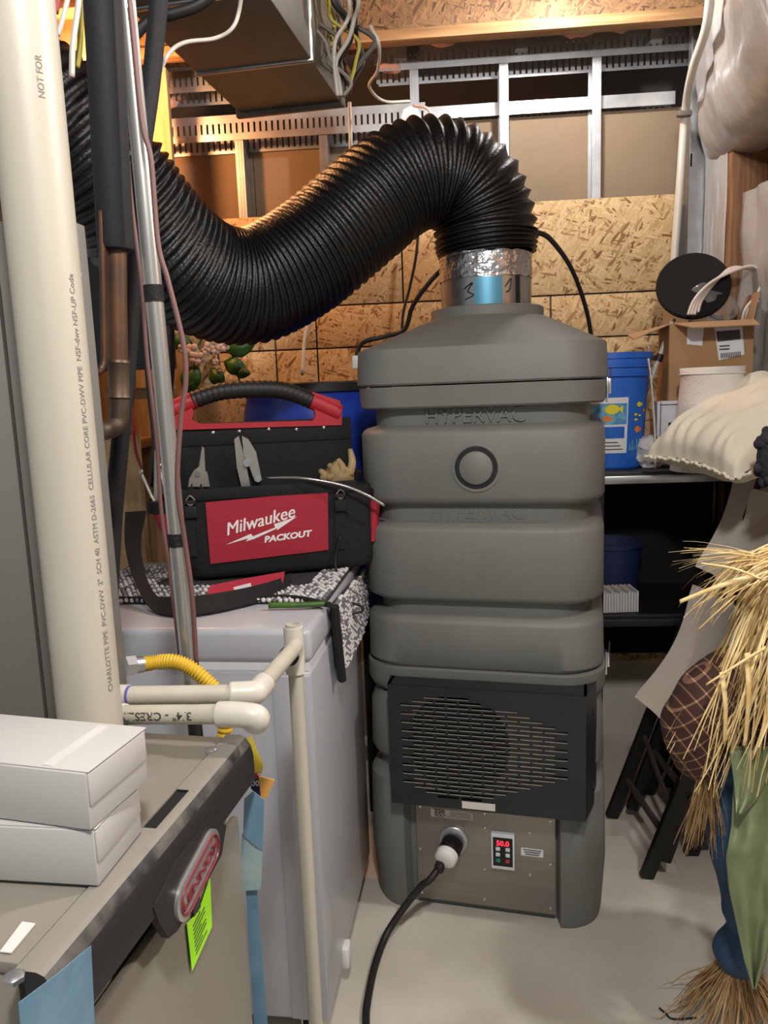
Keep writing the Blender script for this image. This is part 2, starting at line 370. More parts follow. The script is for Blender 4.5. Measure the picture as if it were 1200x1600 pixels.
def track(px0, px1, z, yl, h=0.1, slots=True, teeth=True, m='galv'):
    a, b = WH(px0, 150).x, WH(px1, 150).x; g = G()
    if slots:
        g.box(((a + b) / 2, yl, z + h * 0.34), (b - a, 0.0016, h * 0.32)); g.box(((a + b) / 2, yl, z - h * 0.36), (b - a, 0.0016, h * 0.28))
        n = int((b - a) / 0.025)
        for i in range(n + 1): g.box((a + (b - a) * i / n, yl, z - h * 0.02), (0.0165, 0.0016, h * 0.42))
    else: g.box(((a + b) / 2, yl, z), (b - a, 0.0016, h))
    g.box(((a + b) / 2, yl + 0.045, z + h / 2), (b - a, 0.09, 0.0016))
    if teeth:
        n = int((b - a) / 0.025)
        for i in range(n + 1): g.box((a + (b - a) * i / n, yl + 0.09, z - h * 0.35), (0.0165, 0.0016, h * 0.6))
        g.box(((a + b) / 2, yl + 0.09, z - h * 0.7), (b - a, 0.0016, 0.012))
    o = g.build('slotted_track', M[m], wall, WB); stuff(o)
track(243, 664, zl, -0.004); track(664, 1062, WH(860, 165, 0.06).z, 0.06, 0.05, False)
track(590, 1100, zu, -0.004, 0.095); track(243, 352, WH(300, 128).z, -0.004, 0.085)
for px, py in ((626, 82), (815, 66), (1026, 52)):
    p = WH(px, py, -0.02); g = G(); g.box((p.x, -0.03, p.z + 0.005), (0.05, 0.002, 0.06)); g.box((p.x, -0.06, p.z + 0.036), (0.05, 0.06, 0.002)); g.box((p.x, -0.01, p.z - 0.026), (0.05, 0.04, 0.002))
    g.build('clip', M['galv'], wall, WB)
# added sheets, coloured dark for the unlit space above the dropped sheet
g = G(); g.box(((XL + XR) / 2, 0.75, 2.75), (XR - XL + 1, 0.02, 1.1)); g.box(((XL + XR) / 2, 0.43, 2.2), (XR - XL + 1, 0.64, 0.02)); g.build('void_shade_sheet', M['void'], wall, WB)
for px, py, s in ((690, 72, 0.09), (900, 55, 0.12), (960, 50, 0.1), (258, 165, 0.09), (612, 110, 0.07)):
    p = WH(px, py, 0.03); g = G(); g.sph((p.x, 0.01, p.z), (s * 1.5, 0.05, s * 0.55), u=14, v=9)
    for v in g.bm.verts: v.co += Vector((nz(v.co, 30), 0, nz(v.co, 30, 5))) * 0.012
    g.build('insulation_scrap', M['pink_insul'], wall, WB)
# corner stud of folded metal with its punched hole
cx0 = WH(1076, 300).x; g = G()
hh = 3.02 - 0.3; g.box((cx0 + 0.02, -0.03, 0.3 + hh / 2), (0.082, 0.004, hh)); g.box((cx0 - 0.02, -0.05, 0.3 + hh / 2), (0.004, 0.04, hh)); g.box((cx0 + 0.06, -0.05, 0.3 + hh / 2), (0.004, 0.04, hh)); g.build('corner_stud', M['galv'], wall, WB)
p = WH(1078, 250, -0.035); g = G(); g.box((p.x, -0.033, p.z), (0.018, 0.004, 0.05), 0.001); g.build('punched_hole', M['blackhole'], wall, WB)

# right wall: studs under clear film
WR = Frame(*WB.W(XR, 0, 0), -5)                   # local y negative comes towards the viewer, local x positive into the wall
wr = struct(thing('wall_right', '', '', WR)); del wr['label']; del wr['category']
g = G(); g.box((0.16, -1.5, 1.6), (0.03, 3.4, 3.3)); g.build('sheathing', M['redwood'], wr, WR)
def film(y0, y1, x, z0, z1, amp):
    g = G(); g.grid(lambda u, v: Vector((x + amp * nz((u * 2 + y0 * 9, v * 7, 0), 2.2), y0 + (y1 - y0) * u, z0 + (z1 - z0) * v)), 14, 50); g.build('film', M['film'], wr, WR, norm=False, solid=0.002)
film(-0.04, -0.20, 0.0, 0.0, 2.62, 0.008); film(-0.24, -0.55, 0.045, 0.0, 2.3, 0.02); film(-0.60, -1.3, 0.08, 0.0, 2.5, 0.02)
for y in (-0.215, -0.575, -0.98, -1.39, -1.8):
    g = G(); g.box((0.075, y, 1.3), (0.14, 0.038, 2.6), 0.003); g.build('wall_stud', M['redwood'], wr, WR)
# swollen plastic-wrapped insulation at the rim
def bulge(u, v):
    y = -0.02 - 1.9 * u; pr = 0.03 + 0.30 * min(1, u * 2.0) ** 0.8
    a = v * math.pi; z = 2.80 - 0.36 * math.cos(a) * 1.0; x = 0.1 - (pr + 0.1) * (max(0, math.sin(a)) ** 0.55)
    n = 0.035 * nz((y * 2.5, z * 2.2, 0), 1.6) + 0.018 * nz((y * 9, z * 5, 2), 1.4)
    return Vector((x + n * math.sin(a), y, z + 0.5 * n))
g = G(); g.grid(bulge, 60, 34); g.build('wrapped_insulation', M['film'], wr, WR, norm=False)

# left wall: open framing
WL = Frame(*WB.W(WH(240, 400).x - 0.02, 0, 0), 3.0)
wl = struct(thing('wall_left', '', '', WL)); del wl['label']; del wl['category']
g = G(); g.box((-0.13, -0.5, 1.5), (0.02, 1.1, 3.2)); g.build('drywall_panel', M['paper'], wl, WL)
for y in (-0.05, -0.46, -0.87):
    g = G(); g.box((-0.06, y, 1.6), (0.1, 0.04, 3.0), 0.003); g.build('wall_stud', M['pine'], wl, WL)
for z in (0.02, 1.42, 2.99): g = G(); g.box((-0.06, -0.5, z), (0.1, 1.05, 0.04), 0.003); g.build('plate', M['pine_x'], wl, WL)
a = PY(262, 215, 3.3); g = G(); g.box((a.x - 0.02, 3.3, 1.45), (0.075, 0.04, 2.9), 0.003); o = g.build('corner_post', M['pine'], wl)
a = PY(195, 760, 2.55); g = G(); g.box((a.x, 2.55, 0.85), (0.12, 0.04, 1.28), 0.003); o = g.build('short_post', M['pine'], wl)
a = PY(215, 615, 2.75); g = G(); g.box((a.x + 0.02, 2.75, a.z), (0.22, 0.1, 0.038), 0.003); g.build('cross_brace', M['pine_x'], wl)

# floor above: I-joists under boards
cl = struct(thing('ceiling', '', '', WB)); del cl['label']; del cl['category']
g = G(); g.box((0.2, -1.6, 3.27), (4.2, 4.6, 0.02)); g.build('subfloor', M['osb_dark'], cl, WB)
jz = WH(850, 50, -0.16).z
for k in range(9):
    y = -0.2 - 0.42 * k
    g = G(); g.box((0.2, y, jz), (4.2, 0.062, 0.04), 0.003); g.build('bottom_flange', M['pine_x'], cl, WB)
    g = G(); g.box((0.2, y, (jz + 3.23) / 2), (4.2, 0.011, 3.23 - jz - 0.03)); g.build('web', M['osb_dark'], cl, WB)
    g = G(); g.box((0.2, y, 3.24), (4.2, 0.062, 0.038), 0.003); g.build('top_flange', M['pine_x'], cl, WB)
# ---------------------------------------------------------------- overhead sheet-metal duct
a, b = PZ(534, 163, 2.5), PZ(425, 2, 2.5); DF = Frame(a.x, a.y, 2.5, math.degrees(math.atan2(a.x - b.x, a.y - b.y)))
wd = DF.L(PZ(388, 170, 2.5)).x
dt = thing('air_duct', 'large rectangular sheet-metal duct hanging from the joists at upper left', 'duct', DF)
g = G(); g.box((wd / 2 - 0.02, -0.55, 0.13), (-wd + 0.04, 1.1, 0.26), 0.004); g.build('duct_trunk', M['galv_dull'], dt, DF)
g = G(); g.box((wd / 2 - 0.02, -0.012, 0.13), (-wd + 0.065, 0.022, 0.285), 0.003); g.build('end_flange', M['galv_dull'], dt, DF)
for y in (-0.34, -0.72): g = G(); g.box((wd / 2 - 0.02, y, 0.13), (-wd + 0.05, 0.016, 0.27), 0.003); g.build('drive_cleat', M['galv'], dt, DF)
# ---------------------------------------------------------------- the blower tower
U = Frame(0.344, 2.462, 0, 14.7)
bl = thing('duct_blower', 'tall grey moulded duct-cleaning blower tower standing on the concrete floor', 'blower', U)
RG = 8
SC = 1.047
def rings(spec): return [rrect(s[1] * SC, s[1] * SC, s[2] * SC, RG, 0, 0, s[0]) for s in spec]
NK = 0.166
g = G(); g.loft(rings([(1.615, .338, .12), (1.62, .342, .12), (1.711, .338, .12), (1.716, .336, .12), (1.719, .331, .12), (1.808, NK + .010, NK + .008), (1.812, NK, NK - .002), (1.838, NK, NK - .002), (1.841, NK - .004, NK - .008), (1.841, .10, .098)]))
g.build('hood', M['plastic_grey'], bl, U, ang=35)
body = [(1.555, .335, .12), (1.550, .330, .12), (1.548, .298, .10), (1.500, .296, .10), (1.492, .322, .11), (1.484, .332, .12), (1.474, .336, .12), (1.300, .336, .12), (1.286, .330, .12), (1.276, .318, .115), (1.274, .298, .10), (1.225, .297, .10), (1.215, .322, .11), (1.206, .332, .12), (1.198, .335, .12), (1.012, .335, .12), (1.000, .330, .12), (.992, .318, .115), (.990, .299, .10), (.955, .298, .10), (.944, .322, .11), (.934, .332, .12), (.926, .335, .12), (.806, .337, .12), (.795, .330, .12)]
g = G(); g.loft(rings([(1.611, .338, .12)] + body)); g.build('filter_housing', M['plastic_grey'], bl, U, ang=35)
g = G(); g.loft(rings([(.792, .330, .12), (.788, .341, .12), (.735, .341, .12), (.715, .334, .12), (.703, .318, .11), (.700, .30, .11)])); g.build('rim', M['plastic_grey'], bl, U, ang=35)
def uring(z, s, rec):
    r = rrect(.35 * s, .35 * s, .11, RG)
    cut = [(-.235, -.35 * s), (-.222, -.35 * s + rec), (.220, -.35 * s + rec), (.233, -.35 * s)]
    n = len(r) // 4; r = r[:3 * n] + [Vector((x, y, 0)) for x, y in cut] + r[3 * n:]
    return [Vector((p.x, p.y, z)) for p in r]
g = G(); g.loft([uring(z, s, rec) for z, s, rec in ((0.0, .985, .042), (.03, 1.0, .042), (.20, 1.03, .042), (.43, 1.02, .042), (.445, .995, .04), (.455, .95, .02), (.49, .95, .02), (.50, .99, .04), (.52, 1.01, .042), (.66, 1.0, .042), (.70, .96, .04))])
g.build('base', M['plastic_grey'], bl, U, ang=35)
YF = -.3515
def UH(px, py, yl=YF): return U.hit(px, py, 1, yl)
# round boss on the upper section
p = UH(744, 731); RX = Matrix.Rotation(R(90), 3, 'X')
g = G(); g.lathe([(.068, -.002), (.068, .004), (.062, .005), (.058, .002), (.047, .002), (.046, .010), (.042, .013), (.0, .013)], 40, (p.x, YF, p.z), RX, caps=(False, False)); ob = g.build('round_boss', M['plastic_grey'], bl, U)
g = G(); g.lathe([(.0605, .0028), (.0462, .0028)], 40, (p.x, YF - .0005, p.z), RX, caps=(False, False)); g.build('boss_groove', M['black'], bl, U)
pa, pb = UH(668, 657, -.312), UH(818, 655, -.312)
text('moulded_name', 'HYPERVAC', .058, M['plastic_grey'], bl, lambda u, v, t: Vector((.5 * (pa.x + pb.x) + u, -.313 - .003 * (t > 0) - t, 1.524 + v)), .0012, xs=(pb.x - pa.x) / .27, fr=U)
text('moulded_name', 'HYPERVAC', .05, M['plastic_grey'], bl, lambda u, v, t: Vector((.5 * (pa.x + pb.x) + u, -.3125 - t, 1.248 + v)), .0012, xs=(pb.x - pa.x) / .24, fr=U)
# grille box
t1, t2, b1, b2 = UH(606, 1068, -.42), UH(916, 1090, -.42), UH(612, 1252, -.42), UH(908, 1282, -.42)
gx0, gx1, gz1 = t1.x, t2.x, t1.z; gz0 = (b1.z + b2.z) / 2
yg = -.425
g = G()
th = .004
g.mi = 0
slot = [UH(x, y, yg) for x, y in ((622, 1100), (662, 1088), (735, 1091), (768, 1098), (808, 1113), (848, 1126), (893, 1144), (893, 1222), (852, 1226), (812, 1240), (760, 1250), (730, 1253), (694, 1248), (640, 1229), (622, 1220))]
def inside(x, z):
    c = False
    for i in range(len(slot)):
        a, b = slot[i], slot[i - 1]
        if (a.z > z) != (b.z > z) and x < (b.x - a.x) * (z - a.z) / (b.z - a.z) + a.x: c = not c
    return c
sz0, sz1 = min(q.z for q in slot), max(q.z for q in slot); NR = 24; ph = (sz1 - sz0) / NR
def fbox(x0, x1, z0, z1): g.box(((x0 + x1) / 2, yg, (z0 + z1) / 2), (x1 - x0, th, z1 - z0))
fbox(gx0, gx1, sz1, gz1); fbox(gx0, gx1, gz0, sz0)
per = .068
for r in range(NR):
    z0 = sz0 + r * ph; zs = z0 + ph * .40
    off = (r % 2) * per / 2; xs_ = []; k = -9
    while True:
        a = gx0 + off + k * per; k += 1
        if a > gx1: break
        if a < gx0 + .015 or a + per > gx1 - .02: continue
        a2, b2_ = a + .0035, a + per - .0035
        if inside((a2 + b2_) / 2 + .5 * per * .62, z0 + ph * .7) and inside((a2 + b2_) / 2 - .5 * per * .62, z0 + ph * .7): xs_.append((a2, b2_))
    fbox(gx0, gx1, z0, zs)
    x = gx0
    for a, b in xs_: fbox(x, a, zs, z0 + ph); x = b
    fbox(x, gx1, zs, z0 + ph)
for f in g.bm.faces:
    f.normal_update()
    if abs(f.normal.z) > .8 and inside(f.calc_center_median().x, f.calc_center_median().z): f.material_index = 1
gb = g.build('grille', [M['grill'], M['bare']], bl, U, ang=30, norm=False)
g = G(); ym = (yg - .33) / 2
g.hexa([(gx0, yg + .002, gz0), (gx0 + .006, yg + .002, gz0), (gx0 + .006, -.30, gz0), (gx0 - .018, -.30, gz0), (gx0, yg + .002, gz1), (gx0 + .006, yg + .002, gz1), (gx0 + .006, -.30, gz1), (gx0 - .018, -.30, gz1)])
g.hexa([(gx1 - .006, yg + .002, gz0), (gx1, yg + .002, gz0), (gx1 + .03, -.30, gz0), (gx1 - .006, -.30, gz0), (gx1 - .006, yg + .002, gz1), (gx1, yg + .002, gz1), (gx1 + .03, -.30, gz1), (gx1 - .006, -.30, gz1)])
g.box(((gx0 + gx1) / 2, ym, gz1 - .002), (gx1 - gx0 + .004, .095, .004)); g.box(((gx0 + gx1) / 2, ym, gz0 + .002), (gx1 - gx0, .095, .004))
bx = g.build('grille_housing', M['grill'], bl, U, ang=30)
for z in (gz0 + .06, gz1 - .08):
    g = G(); g.cyl((gx0 - .012, -.34, z), (gx0 - .004, -.345, z), .009, n=12); g.build('housing_bolt', M['blackhole'], bl, U)
    g = G(); g.cyl((gx1 + .016, -.34, z), (gx1 + .022, -.34, z), .009, n=12); g.build('housing_bolt', M['blackhole'], bl, U)
g = G(); g.box(((gx0 + gx1) / 2, -.345, (gz0 + gz1) / 2), (gx1 - gx0 - .02, .006, gz1 - gz0 - .02)); g.build('inner_plate', mat('inner_plate', '#77725f', 0.5, 0.2, var=.2, vs=12), bl, U)
p = UH(716, 1163, -.35); g = G(); g.cyl((p.x, -.352, p.z), (p.x, -.346, p.z), .152, n=48); g.build('fan_inlet', M['blackhole'], bl, U)
a, b = UH(722, 1251, yg), UH(774, 1267, yg); g = G(); g.box(((a.x + b.x) / 2, yg - .0025, (a.z + b.z) / 2), (b.x - a.x, .001, abs(a.z - b.z))); g.build('bare_patch', M['sticker'], bl, U)
# control plate
yp = -.328
a, b = UH(650, 1258, yp), UH(868, 1424, yp); zb = UH(650, 1400, yp).z
g = G(); g.box(((a.x + b.x) / 2, yp, (a.z + .03 + zb) / 2), (b.x - a.x, .006, a.z + .03 - zb), .001); g.build('control_plate', M['steel'], bl, U)
def UP(px, py): return UH(px, py, yp - .003)
for px, py in ((656, 1326), (656, 1260), (757, 1271), (757, 1293), (757, 1358), (757, 1405), (860, 1283), (860, 1351), (860, 1419), (827, 1301), (828, 1367), (659, 1394)):
    p = UP(px, py); g = G(); g.lathe([(.005, 0), (.0048, .002), (.003, .0032), (0, .0035)], 12, (p.x, yp - .003, p.z), RX, caps=(True, False)); g.build('screw', M['chrome'], bl, U)
def plate(px0, py0, px1, py1, y, th_, m, name, par=None, bev=0.0):
    a, b = UH(px0, py0, y), UH(px1, py1, y); g = G(); g.box(((a.x + b.x) / 2, y - th_ / 2, (a.z + b.z) / 2), (b.x - a.x, th_, abs(a.z - b.z)), bev); return g.build(name, m, par or bl, U), (a.x + b.x) / 2, (a.z + b.z) / 2, b.x - a.x, abs(a.z - b.z)
st, sx, szz, sw, sh = plate(673, 1263, 739, 1282, yp - .003, .001, M['sticker'], 'voltage_sticker')
pf = lambda cx_, cz_: (lambda u, v, t: Vector((cx_ + u, yp - .0045 - t, cz_ + v)))
text('sticker_lettering', '220', .017, M['maroon'], st, pf(sx - sw * .29, szz + sh * .22), .0003, bold=.0006, xs=1.25, fr=U)
text('sticker_lettering', 'VOLT', .0105, M['maroon'], st, pf(sx - sw * .28, szz - sh * .27), .0003, bold=.0004, xs=1.3, fr=U)
for k in range(4):
    g = G(); g.box((sx + sw * (.2 if k < 3 else .17), yp - .0045, szz + sh * (.3 - .2 * k)), (sw * (.5 if k < 3 else .6), .0004, sh * .05)); g.build('print_line', M['maroon'], st, U)
st2, sx, szz, sw, sh = plate(814, 1324, 849, 1340, yp - .003, .001, M['label_w'], 'notice_sticker')
for k in range(3): g = G(); g.box((sx, yp - .0045, szz + sh * (.28 - .28 * k)), (sw * (.82 - .1 * k), .0004, sh * .12)); g.build('print_line', M['ink'], st2, U)
# receptacle, keypad
p = UP(709, 1312); g = G(); g.lathe([(.046, 0), (.046, .008), (.043, .011), (.034, .012), (.032, .020), (.0, .020)], 36, (p.x, yp - .003, p.z), RX, caps=(False, False)); rc = g.build('receptacle', M['galv'], bl, U)
for dx in (-.038, .038): g = G(); g.sph((p.x + dx, yp - .014, p.z + .006), (.009, .006, .009), u=10, v=6); g.build('receptacle_screw', M['chrome'], rc, U)
kp, kx, kz, kw, kh = plate(768, 1297, 805, 1356, yp - .003, .016, M['label_w'], 'keypad', bev=.002)
g = G(); g.box((kx, yp - .0196, kz), (kw * .84, .0012, kh * .80)); g.build('keypad_face', M['black'], kp, U)
kf = lambda dx, dz: (lambda u, v, t: Vector((kx + dx + u, yp - .0208 - t, kz + dz + v)))
text('display_digits', '50.0', .0225, M['led'], kp, kf(0, kh * .24), .0003, bold=.0003, fr=U)
for i, (dx, dz) in enumerate(((-.21, .085), (.21, .085), (-.21, -.075), (.21, -.075), (-.2, -.24), (.2, -.24))):
    g = G(); g.box((kx + dx * kw, yp - .021, kz + dz * kh), (.013, .003, .012), .003); g.build('keypad_button', [M['label_w'], M['btn_g'], M['btn_r']][0 if i < 4 else i - 3], kp, U)
# toggle latches on the right flank and one at the left
for (xx, yy, z) in ((.359, -.12, 1.612), (.361, -.16, .80), (-.359, -.1, 1.612)):
    sgn = 1 if xx > 0 else -1
    g = G(); g.box((xx, yy, z - .03), (.006, .03, .07), .001); g.box((xx + sgn * .006, yy, z - .02), (.010, .022, .045), .002)
    lt = g.build('latch', M['chrome'], bl, U)
    g = G(); g.tube([(xx + sgn * .008, yy - .009, z - .01), (xx + sgn * .010, yy - .009, z + .035), (xx + sgn * .010, yy + .009, z + .035), (xx + sgn * .008, yy + .009, z - .01)], .002, 6, smooth=False); g.build('latch_loop', M['chrome'], lt, U)
# power plug and its cord
pl = thing('power_cord', 'thick black power cord with black and white plug in the blower control plate', 'power cord', Frame(*U.W(p.x, yp - .02, p.z), 14.7))
PF = Frame(*U.W(p.x, yp - .02, p.z), 14.7)
q0, q1 = Vector((0, -.004, 0)), Vector((-.016, -.075, -.020)); dq = (q1 - q0).normalized()
MQ = dq.to_track_quat('Z', 'Y').to_matrix()
g = G(); g.lathe([(.0, -.004), (.031, -.004), (.033, 0), (.033, .036), (.031, .040), (.0, .040)], 32, q0, MQ, (False, False)); g.build('plug_body', M['black'], pl, PF)
g = G(); g.lathe([(.0, .0405), (.033, .0405), (.034, .045), (.032, .064), (.024, .071), (.0, .073)], 32, q0, MQ, (False, False)); g.build('plug_cap', M['white_obj'], pl, PF)
g = G(); g.box(q0 + dq * .070 + Vector((-.014, 0, -.018)), (.026, .03, .03), .006, MQ); g.build('cord_grip', M['black'], pl, PF)
cs = PF.W(*(q0 + dq * .070 + Vector((-.016, 0, -.022))))
g = G(); pts = [cs, cs + Vector((-.03, -.02, -.025)), PZ(657, 1386, .150), PZ(627, 1424, .085), PZ(603, 1462, .03), PZ(586, 1508, .0125), PZ(575, 1560, .0115), PZ(572, 1600, .0115), PZ(580, 1700, .0115)]
g.tube(pts, .0105, 12, 10); g.build('cord', M['rubber'], pl, ang=180)
# ---------------------------------------------------------------- collar and flexible duct
cc = U.W(0, 0, 0); a, b = PY(690, 468, 2.46), PY(830, 465, 2.46); rcol = (b - a).length / 2 * 1.0; cxy = ((a.x + b.x) / 2, 2.47)
CF = Frame(cxy[0], cxy[1], 1.838, 0)
co = thing('duct_collar', 'round galvanized collar with foil tape on top of the grey blower tower', 'duct collar', CF)
hc = PY(760, 398, 2.36).z - 1.838
g = G(); g.lathe([(rcol, 0), (rcol, hc), (rcol - .002, hc), (rcol - .002, 0)], 48, caps=(False, False)); g.build('sleeve', M['collar'], co, CF)
def crinkle(r0, z0, z1, seed):
    g = G(); n = 90; g.loft([[Vector(((r0 + .002 + .0035 * nz((6 * math.cos(2 * math.pi * k / n), 6 * math.sin(2 * math.pi * k / n), j * .9 + seed), 1.5)) * math.cos(2 * math.pi * k / n), (r0 + .002 + .0035 * nz((6 * math.cos(2 * math.pi * k / n), 6 * math.sin(2 * math.pi * k / n), j * .9 + seed), 1.5)) * math.sin(2 * math.pi * k / n), z0 + (z1 - z0) * j / 7 + (.004 * nz((k * .4, seed, 3)) if j in (0, 7) else 0))) for k in range(n)] for j in range(8)], caps=(False, False)); return g
crinkle(rcol, hc - .026, hc + .012, 1).build('foil_tape', M['foil'], co, CF)
crinkle(rcol + .001, hc - .062, hc - .024, 4).build('foil_tape', M['foil'], co, CF)
def cyl_patch(r, a0, a1, z0, z1, cf=(0, 0, 0), n=14):
    g = G(); g.grid(lambda u, v: Vector((cf[0] + r * math.cos(R(a0 + (a1 - a0) * u)), cf[1] + r * math.sin(R(a0 + (a1 - a0) * u)), cf[2] + z0 + (z1 - z0) * v)), n, 1); return g
cyl_patch(rcol + .0015, 248, 282, .006, hc - .066).build('printed_label', M['blueprint'], co, CF)
cyl_patch(rcol + .0015, 301, 308, .008, hc - .062).build('black_strip', M['black'], co, CF)
for (pts_) in ([(235, .1), (246, .14), (240, .08), (247, .05), (236, .02)], [(286, .1), (294, .16), (292, .08), (287, .06)]):
    g = G(); g.tube([Vector(((rcol + .002) * math.cos(R(a)), (rcol + .002) * math.sin(R(a)), hc * .1 + z * hc * 2.6)) for a, z in pts_], .0016, 5); g.build('marker_scrawl', M['black'], co, CF)
fx = [(762, 402, 2.47), (760, 380, 2.47), (755, 340, 2.47), (738, 300, 2.46), (708, 277, 2.45), (668, 270, 2.43), (628, 283, 2.41), (588, 313, 2.39), (545, 350, 2.36), (495, 392, 2.33), (443, 427, 2.29), (388, 449, 2.24), (330, 440, 2.18), (283, 412, 2.12), (240, 372, 2.06), (195, 318, 2.0), (150, 258, 1.95), (95, 200, 1.92), (30, 150, 1.9), (-50, 100, 1.88), (-140, 60, 1.88)]
fp = catmull([PY(*q) for q in fx], 40)
L = [0.0]
for a, b in zip(fp, fp[1:]): L.append(L[-1] + (b - a).length)
def at(s):
    for i in range(1, len(L)):
        if L[i] >= s: return fp[i - 1].lerp(fp[i], (s - L[i - 1]) / max(1e-9, L[i] - L[i - 1]))
    return fp[-1]
g = G(); s = 0.0; pts = []; rad = []; k = 0
while s < L[-1]:
    pitch = .012 if s < .05 else 0.0265 if s < .75 else (0.0195 if s < 1.2 else 0.024 if s < 1.75 else .040)
    for j in range(4):
        pts.append(at(min(s, L[-1]))); rad.append(.150 + (.0095, .000, -.0075, .000)[j] + .0012 * nz((k * .7, j, 0), 3)); s += pitch / 4
    k += 1
nrm = None
g.tube(pts, lambda u, i: rad[i] * (1 if i > 12 else .94 + .005 * i), 56, smooth=False, caps=(False, False))
fd = g.build('flexible_duct', M['flex'], ang=180); tag(fd, 'fat black corrugated flexible duct arching from the blower to the upper left', 'flexible duct')
# thin black hoses by the board wall
def cable(name, pts, r, m, label, cat, group=None, n=8, sub=8):
    g = G(); g.tube(pts, r, n, sub); o = g.build(name, M[m], ang=180); tag(o, label, cat, group); return o
cable('hose', [PY(826, 366, 2.44), PY(842, 364, 2.46), PY(862, 376, 2.52), PY(893, 420, 2.7), PY(915, 480, 2.84), PY(924, 530, 2.9), PY(928, 600, 2.95)], .008, 'rubber', 'black hose curving down on the right of the foil-taped collar', 'hose')
cable('hose', [PY(694, 418, 2.6), PY(672, 440, 2.62), PY(645, 478, 2.7), PY(632, 515, 2.75), PY(600, 526, 2.78), PY(566, 536, 2.78), PY(556, 560, 2.78)], .008, 'rubber', 'black hose from the collar bending left down to the drum', 'hose')
cable('cord', [PY(654, 350, 3.3), PY(650, 400, 3.3), PY(640, 450, 3.32), PY(630, 490, 3.32), PY(627, 540, 3.3)], .006, 'rubber', 'thin dark cord hanging under the arch of the black duct', 'cord')
g = G(); pq = PY(557, 566, 2.76); g.box(pq, (.03, .03, .045), .004); g.build('hose_connector', M['white_obj'], None).name = 'hose_connector'
tag(bpy.data.objects['hose_connector'], 'small pale connector box at left shoulder of the blower tower', 'connector')
cable('cord', [PY(546, 160, 2.9), PY(548, 230, 2.9), PY(545, 280, 2.95), PY(520, 440, 3.1), PY(500, 480, 3.1), PY(478, 520, 3.05), PY(472, 585, 2.95)], .0068, 'wire_white', 'white cord running down behind the duct to the blue drum lid', 'cord')
# ---------------------------------------------------------------- chest freezer
FZ = Frame(-0.180, 1.664, 0, 7.6)
fz = thing('chest_freezer', 'pale grey chest freezer with a lid, below the red and black tool bag', 'freezer', FZ)
FW, FD, ZL = .70, .70, 1.08
g = G(); g.box((-FW / 2, FD / 2, .53), (FW, FD, .90), .012, seg=3); g.build('cabinet', M['freezer'], fz, FZ)
g = G(); g.box((-FW / 2, FD / 2, (ZL + 1.0) / 2), (FW + .012, FD + .012, ZL - 1.0), .016, seg=3); g.build('lid', M['freezer'], fz, FZ)
g = G(); g.box((-FW / 2, FD / 2, .99), (FW - .01, FD - .01, .022)); g.build('gasket', M['label_w'], fz, FZ)
g = G(); g.box((-.045, -.003, .53), (.09, .008, .88), .002); g.build('corner_trim', M['freezer'], fz, FZ)
p = FZ.hit(537, 1490, 0, 0.0); g = G(); g.box((.008, p.y, p.z), (.02, .045, .06), .006); g.build('drain_cap', M['white_obj'], fz, FZ)
for x, y in ((-.06, .06), (-.06, FD - .06), (-FW + .06, .06), (-FW + .06, FD - .06)):
    g = G(); g.cyl((x - .012, y, .028), (x + .012, y, .028), .028, n=20); cw = g.build('caster', M['black'], fz, FZ)
    g = G(); g.box((x, y, .065), (.05, .05, .034), .003); g.box((x + .02, y, .045), (.004, .035, .06)); g.box((x - .02, y, .045), (.004, .035, .06)); g.build('caster_fork', M['chrome'], cw, FZ)
p = PZ(530, 1583, .04)
# braided rug over the lid, a corner falling over the right edge
rg = thing('braided_rug', 'chunky grey and white braided rug lying between tool bag and freezer lid', 'rug', FZ)
corner = [FZ.hit(x, y, 0, .012) for x, y in ((515, 946), (575, 880), (574, 950), (560, 1000), (527, 1062))]
g = G(); g.grid(lambda u, v: Vector((-.70 + .70 * u, .20 + .40 * v, ZL + .004)), 6, 4); g.build('rug_base', M['rug_core'], rg, FZ, solid=.006)
g = G(); g.loft([[q + Vector((0, 0, 0)) for q in corner], [q + Vector((.006, 0, 0)) for q in corner]]); g.build('rug_flap', M['rug_core'], rg, FZ)
class Many:
    """many small rounded lumps gathered quickly into one mesh"""
    def __init__(s): s.v = []; s.f = []
    def lump(s, p, d):
        o = len(s.v); n = 7; c, q = math.cos, math.sin; th = random.uniform(-.5, .5); ct, st = c(th), q(th)
        def put(x, y, z): x *= d[0] / 2; y *= d[1] / 2; s.v.append((p[0] + x * ct - y * st, p[1] + x * st + y * ct, p[2] + z * d[2] / 2))
        put(0, 0, 1)
        for a in (.7, 0, -.7):
            for k in range(n): put(c(a) * c(2 * math.pi * k / n), c(a) * q(2 * math.pi * k / n), q(a))
        put(0, 0, -1); b = o + 1 + 3 * n
        for k in range(n):
            m = (k + 1) % n; s.f.append((o, o + 1 + k, o + 1 + m)); s.f.append((b, o + 1 + 2 * n + m, o + 1 + 2 * n + k))
            for r in (0, 1): s.f.append((o + 1 + r * n + k, o + 1 + (r + 1) * n + k, o + 1 + (r + 1) * n + m, o + 1 + r * n + m))
    def build(s, name, m, parent=None):
        me = bpy.data.meshes.new(name); me.from_pydata(s.v, [], s.f); me.materials.append(m); me.shade_smooth()
        o = bpy.data.objects.new(name, me); C.objects.link(o); o.parent = parent; return o
gl, gd = Many(), Many()
def bead(p, d, k): (gl if k else gd).lump(p, d)
ny = 32; nx = 48
for j in range(ny):
    for i in range(nx):
        y = .20 + .40 * j / ny; x = -.70 + .70 * (i + .5 * (j % 2)) / nx
        if y > .34 and -.52 < x < -.08: continue
        bead((x, y, ZL + .010 + random.uniform(-.001, .002)), (.0132, .0108, .013), random.random() < .62)
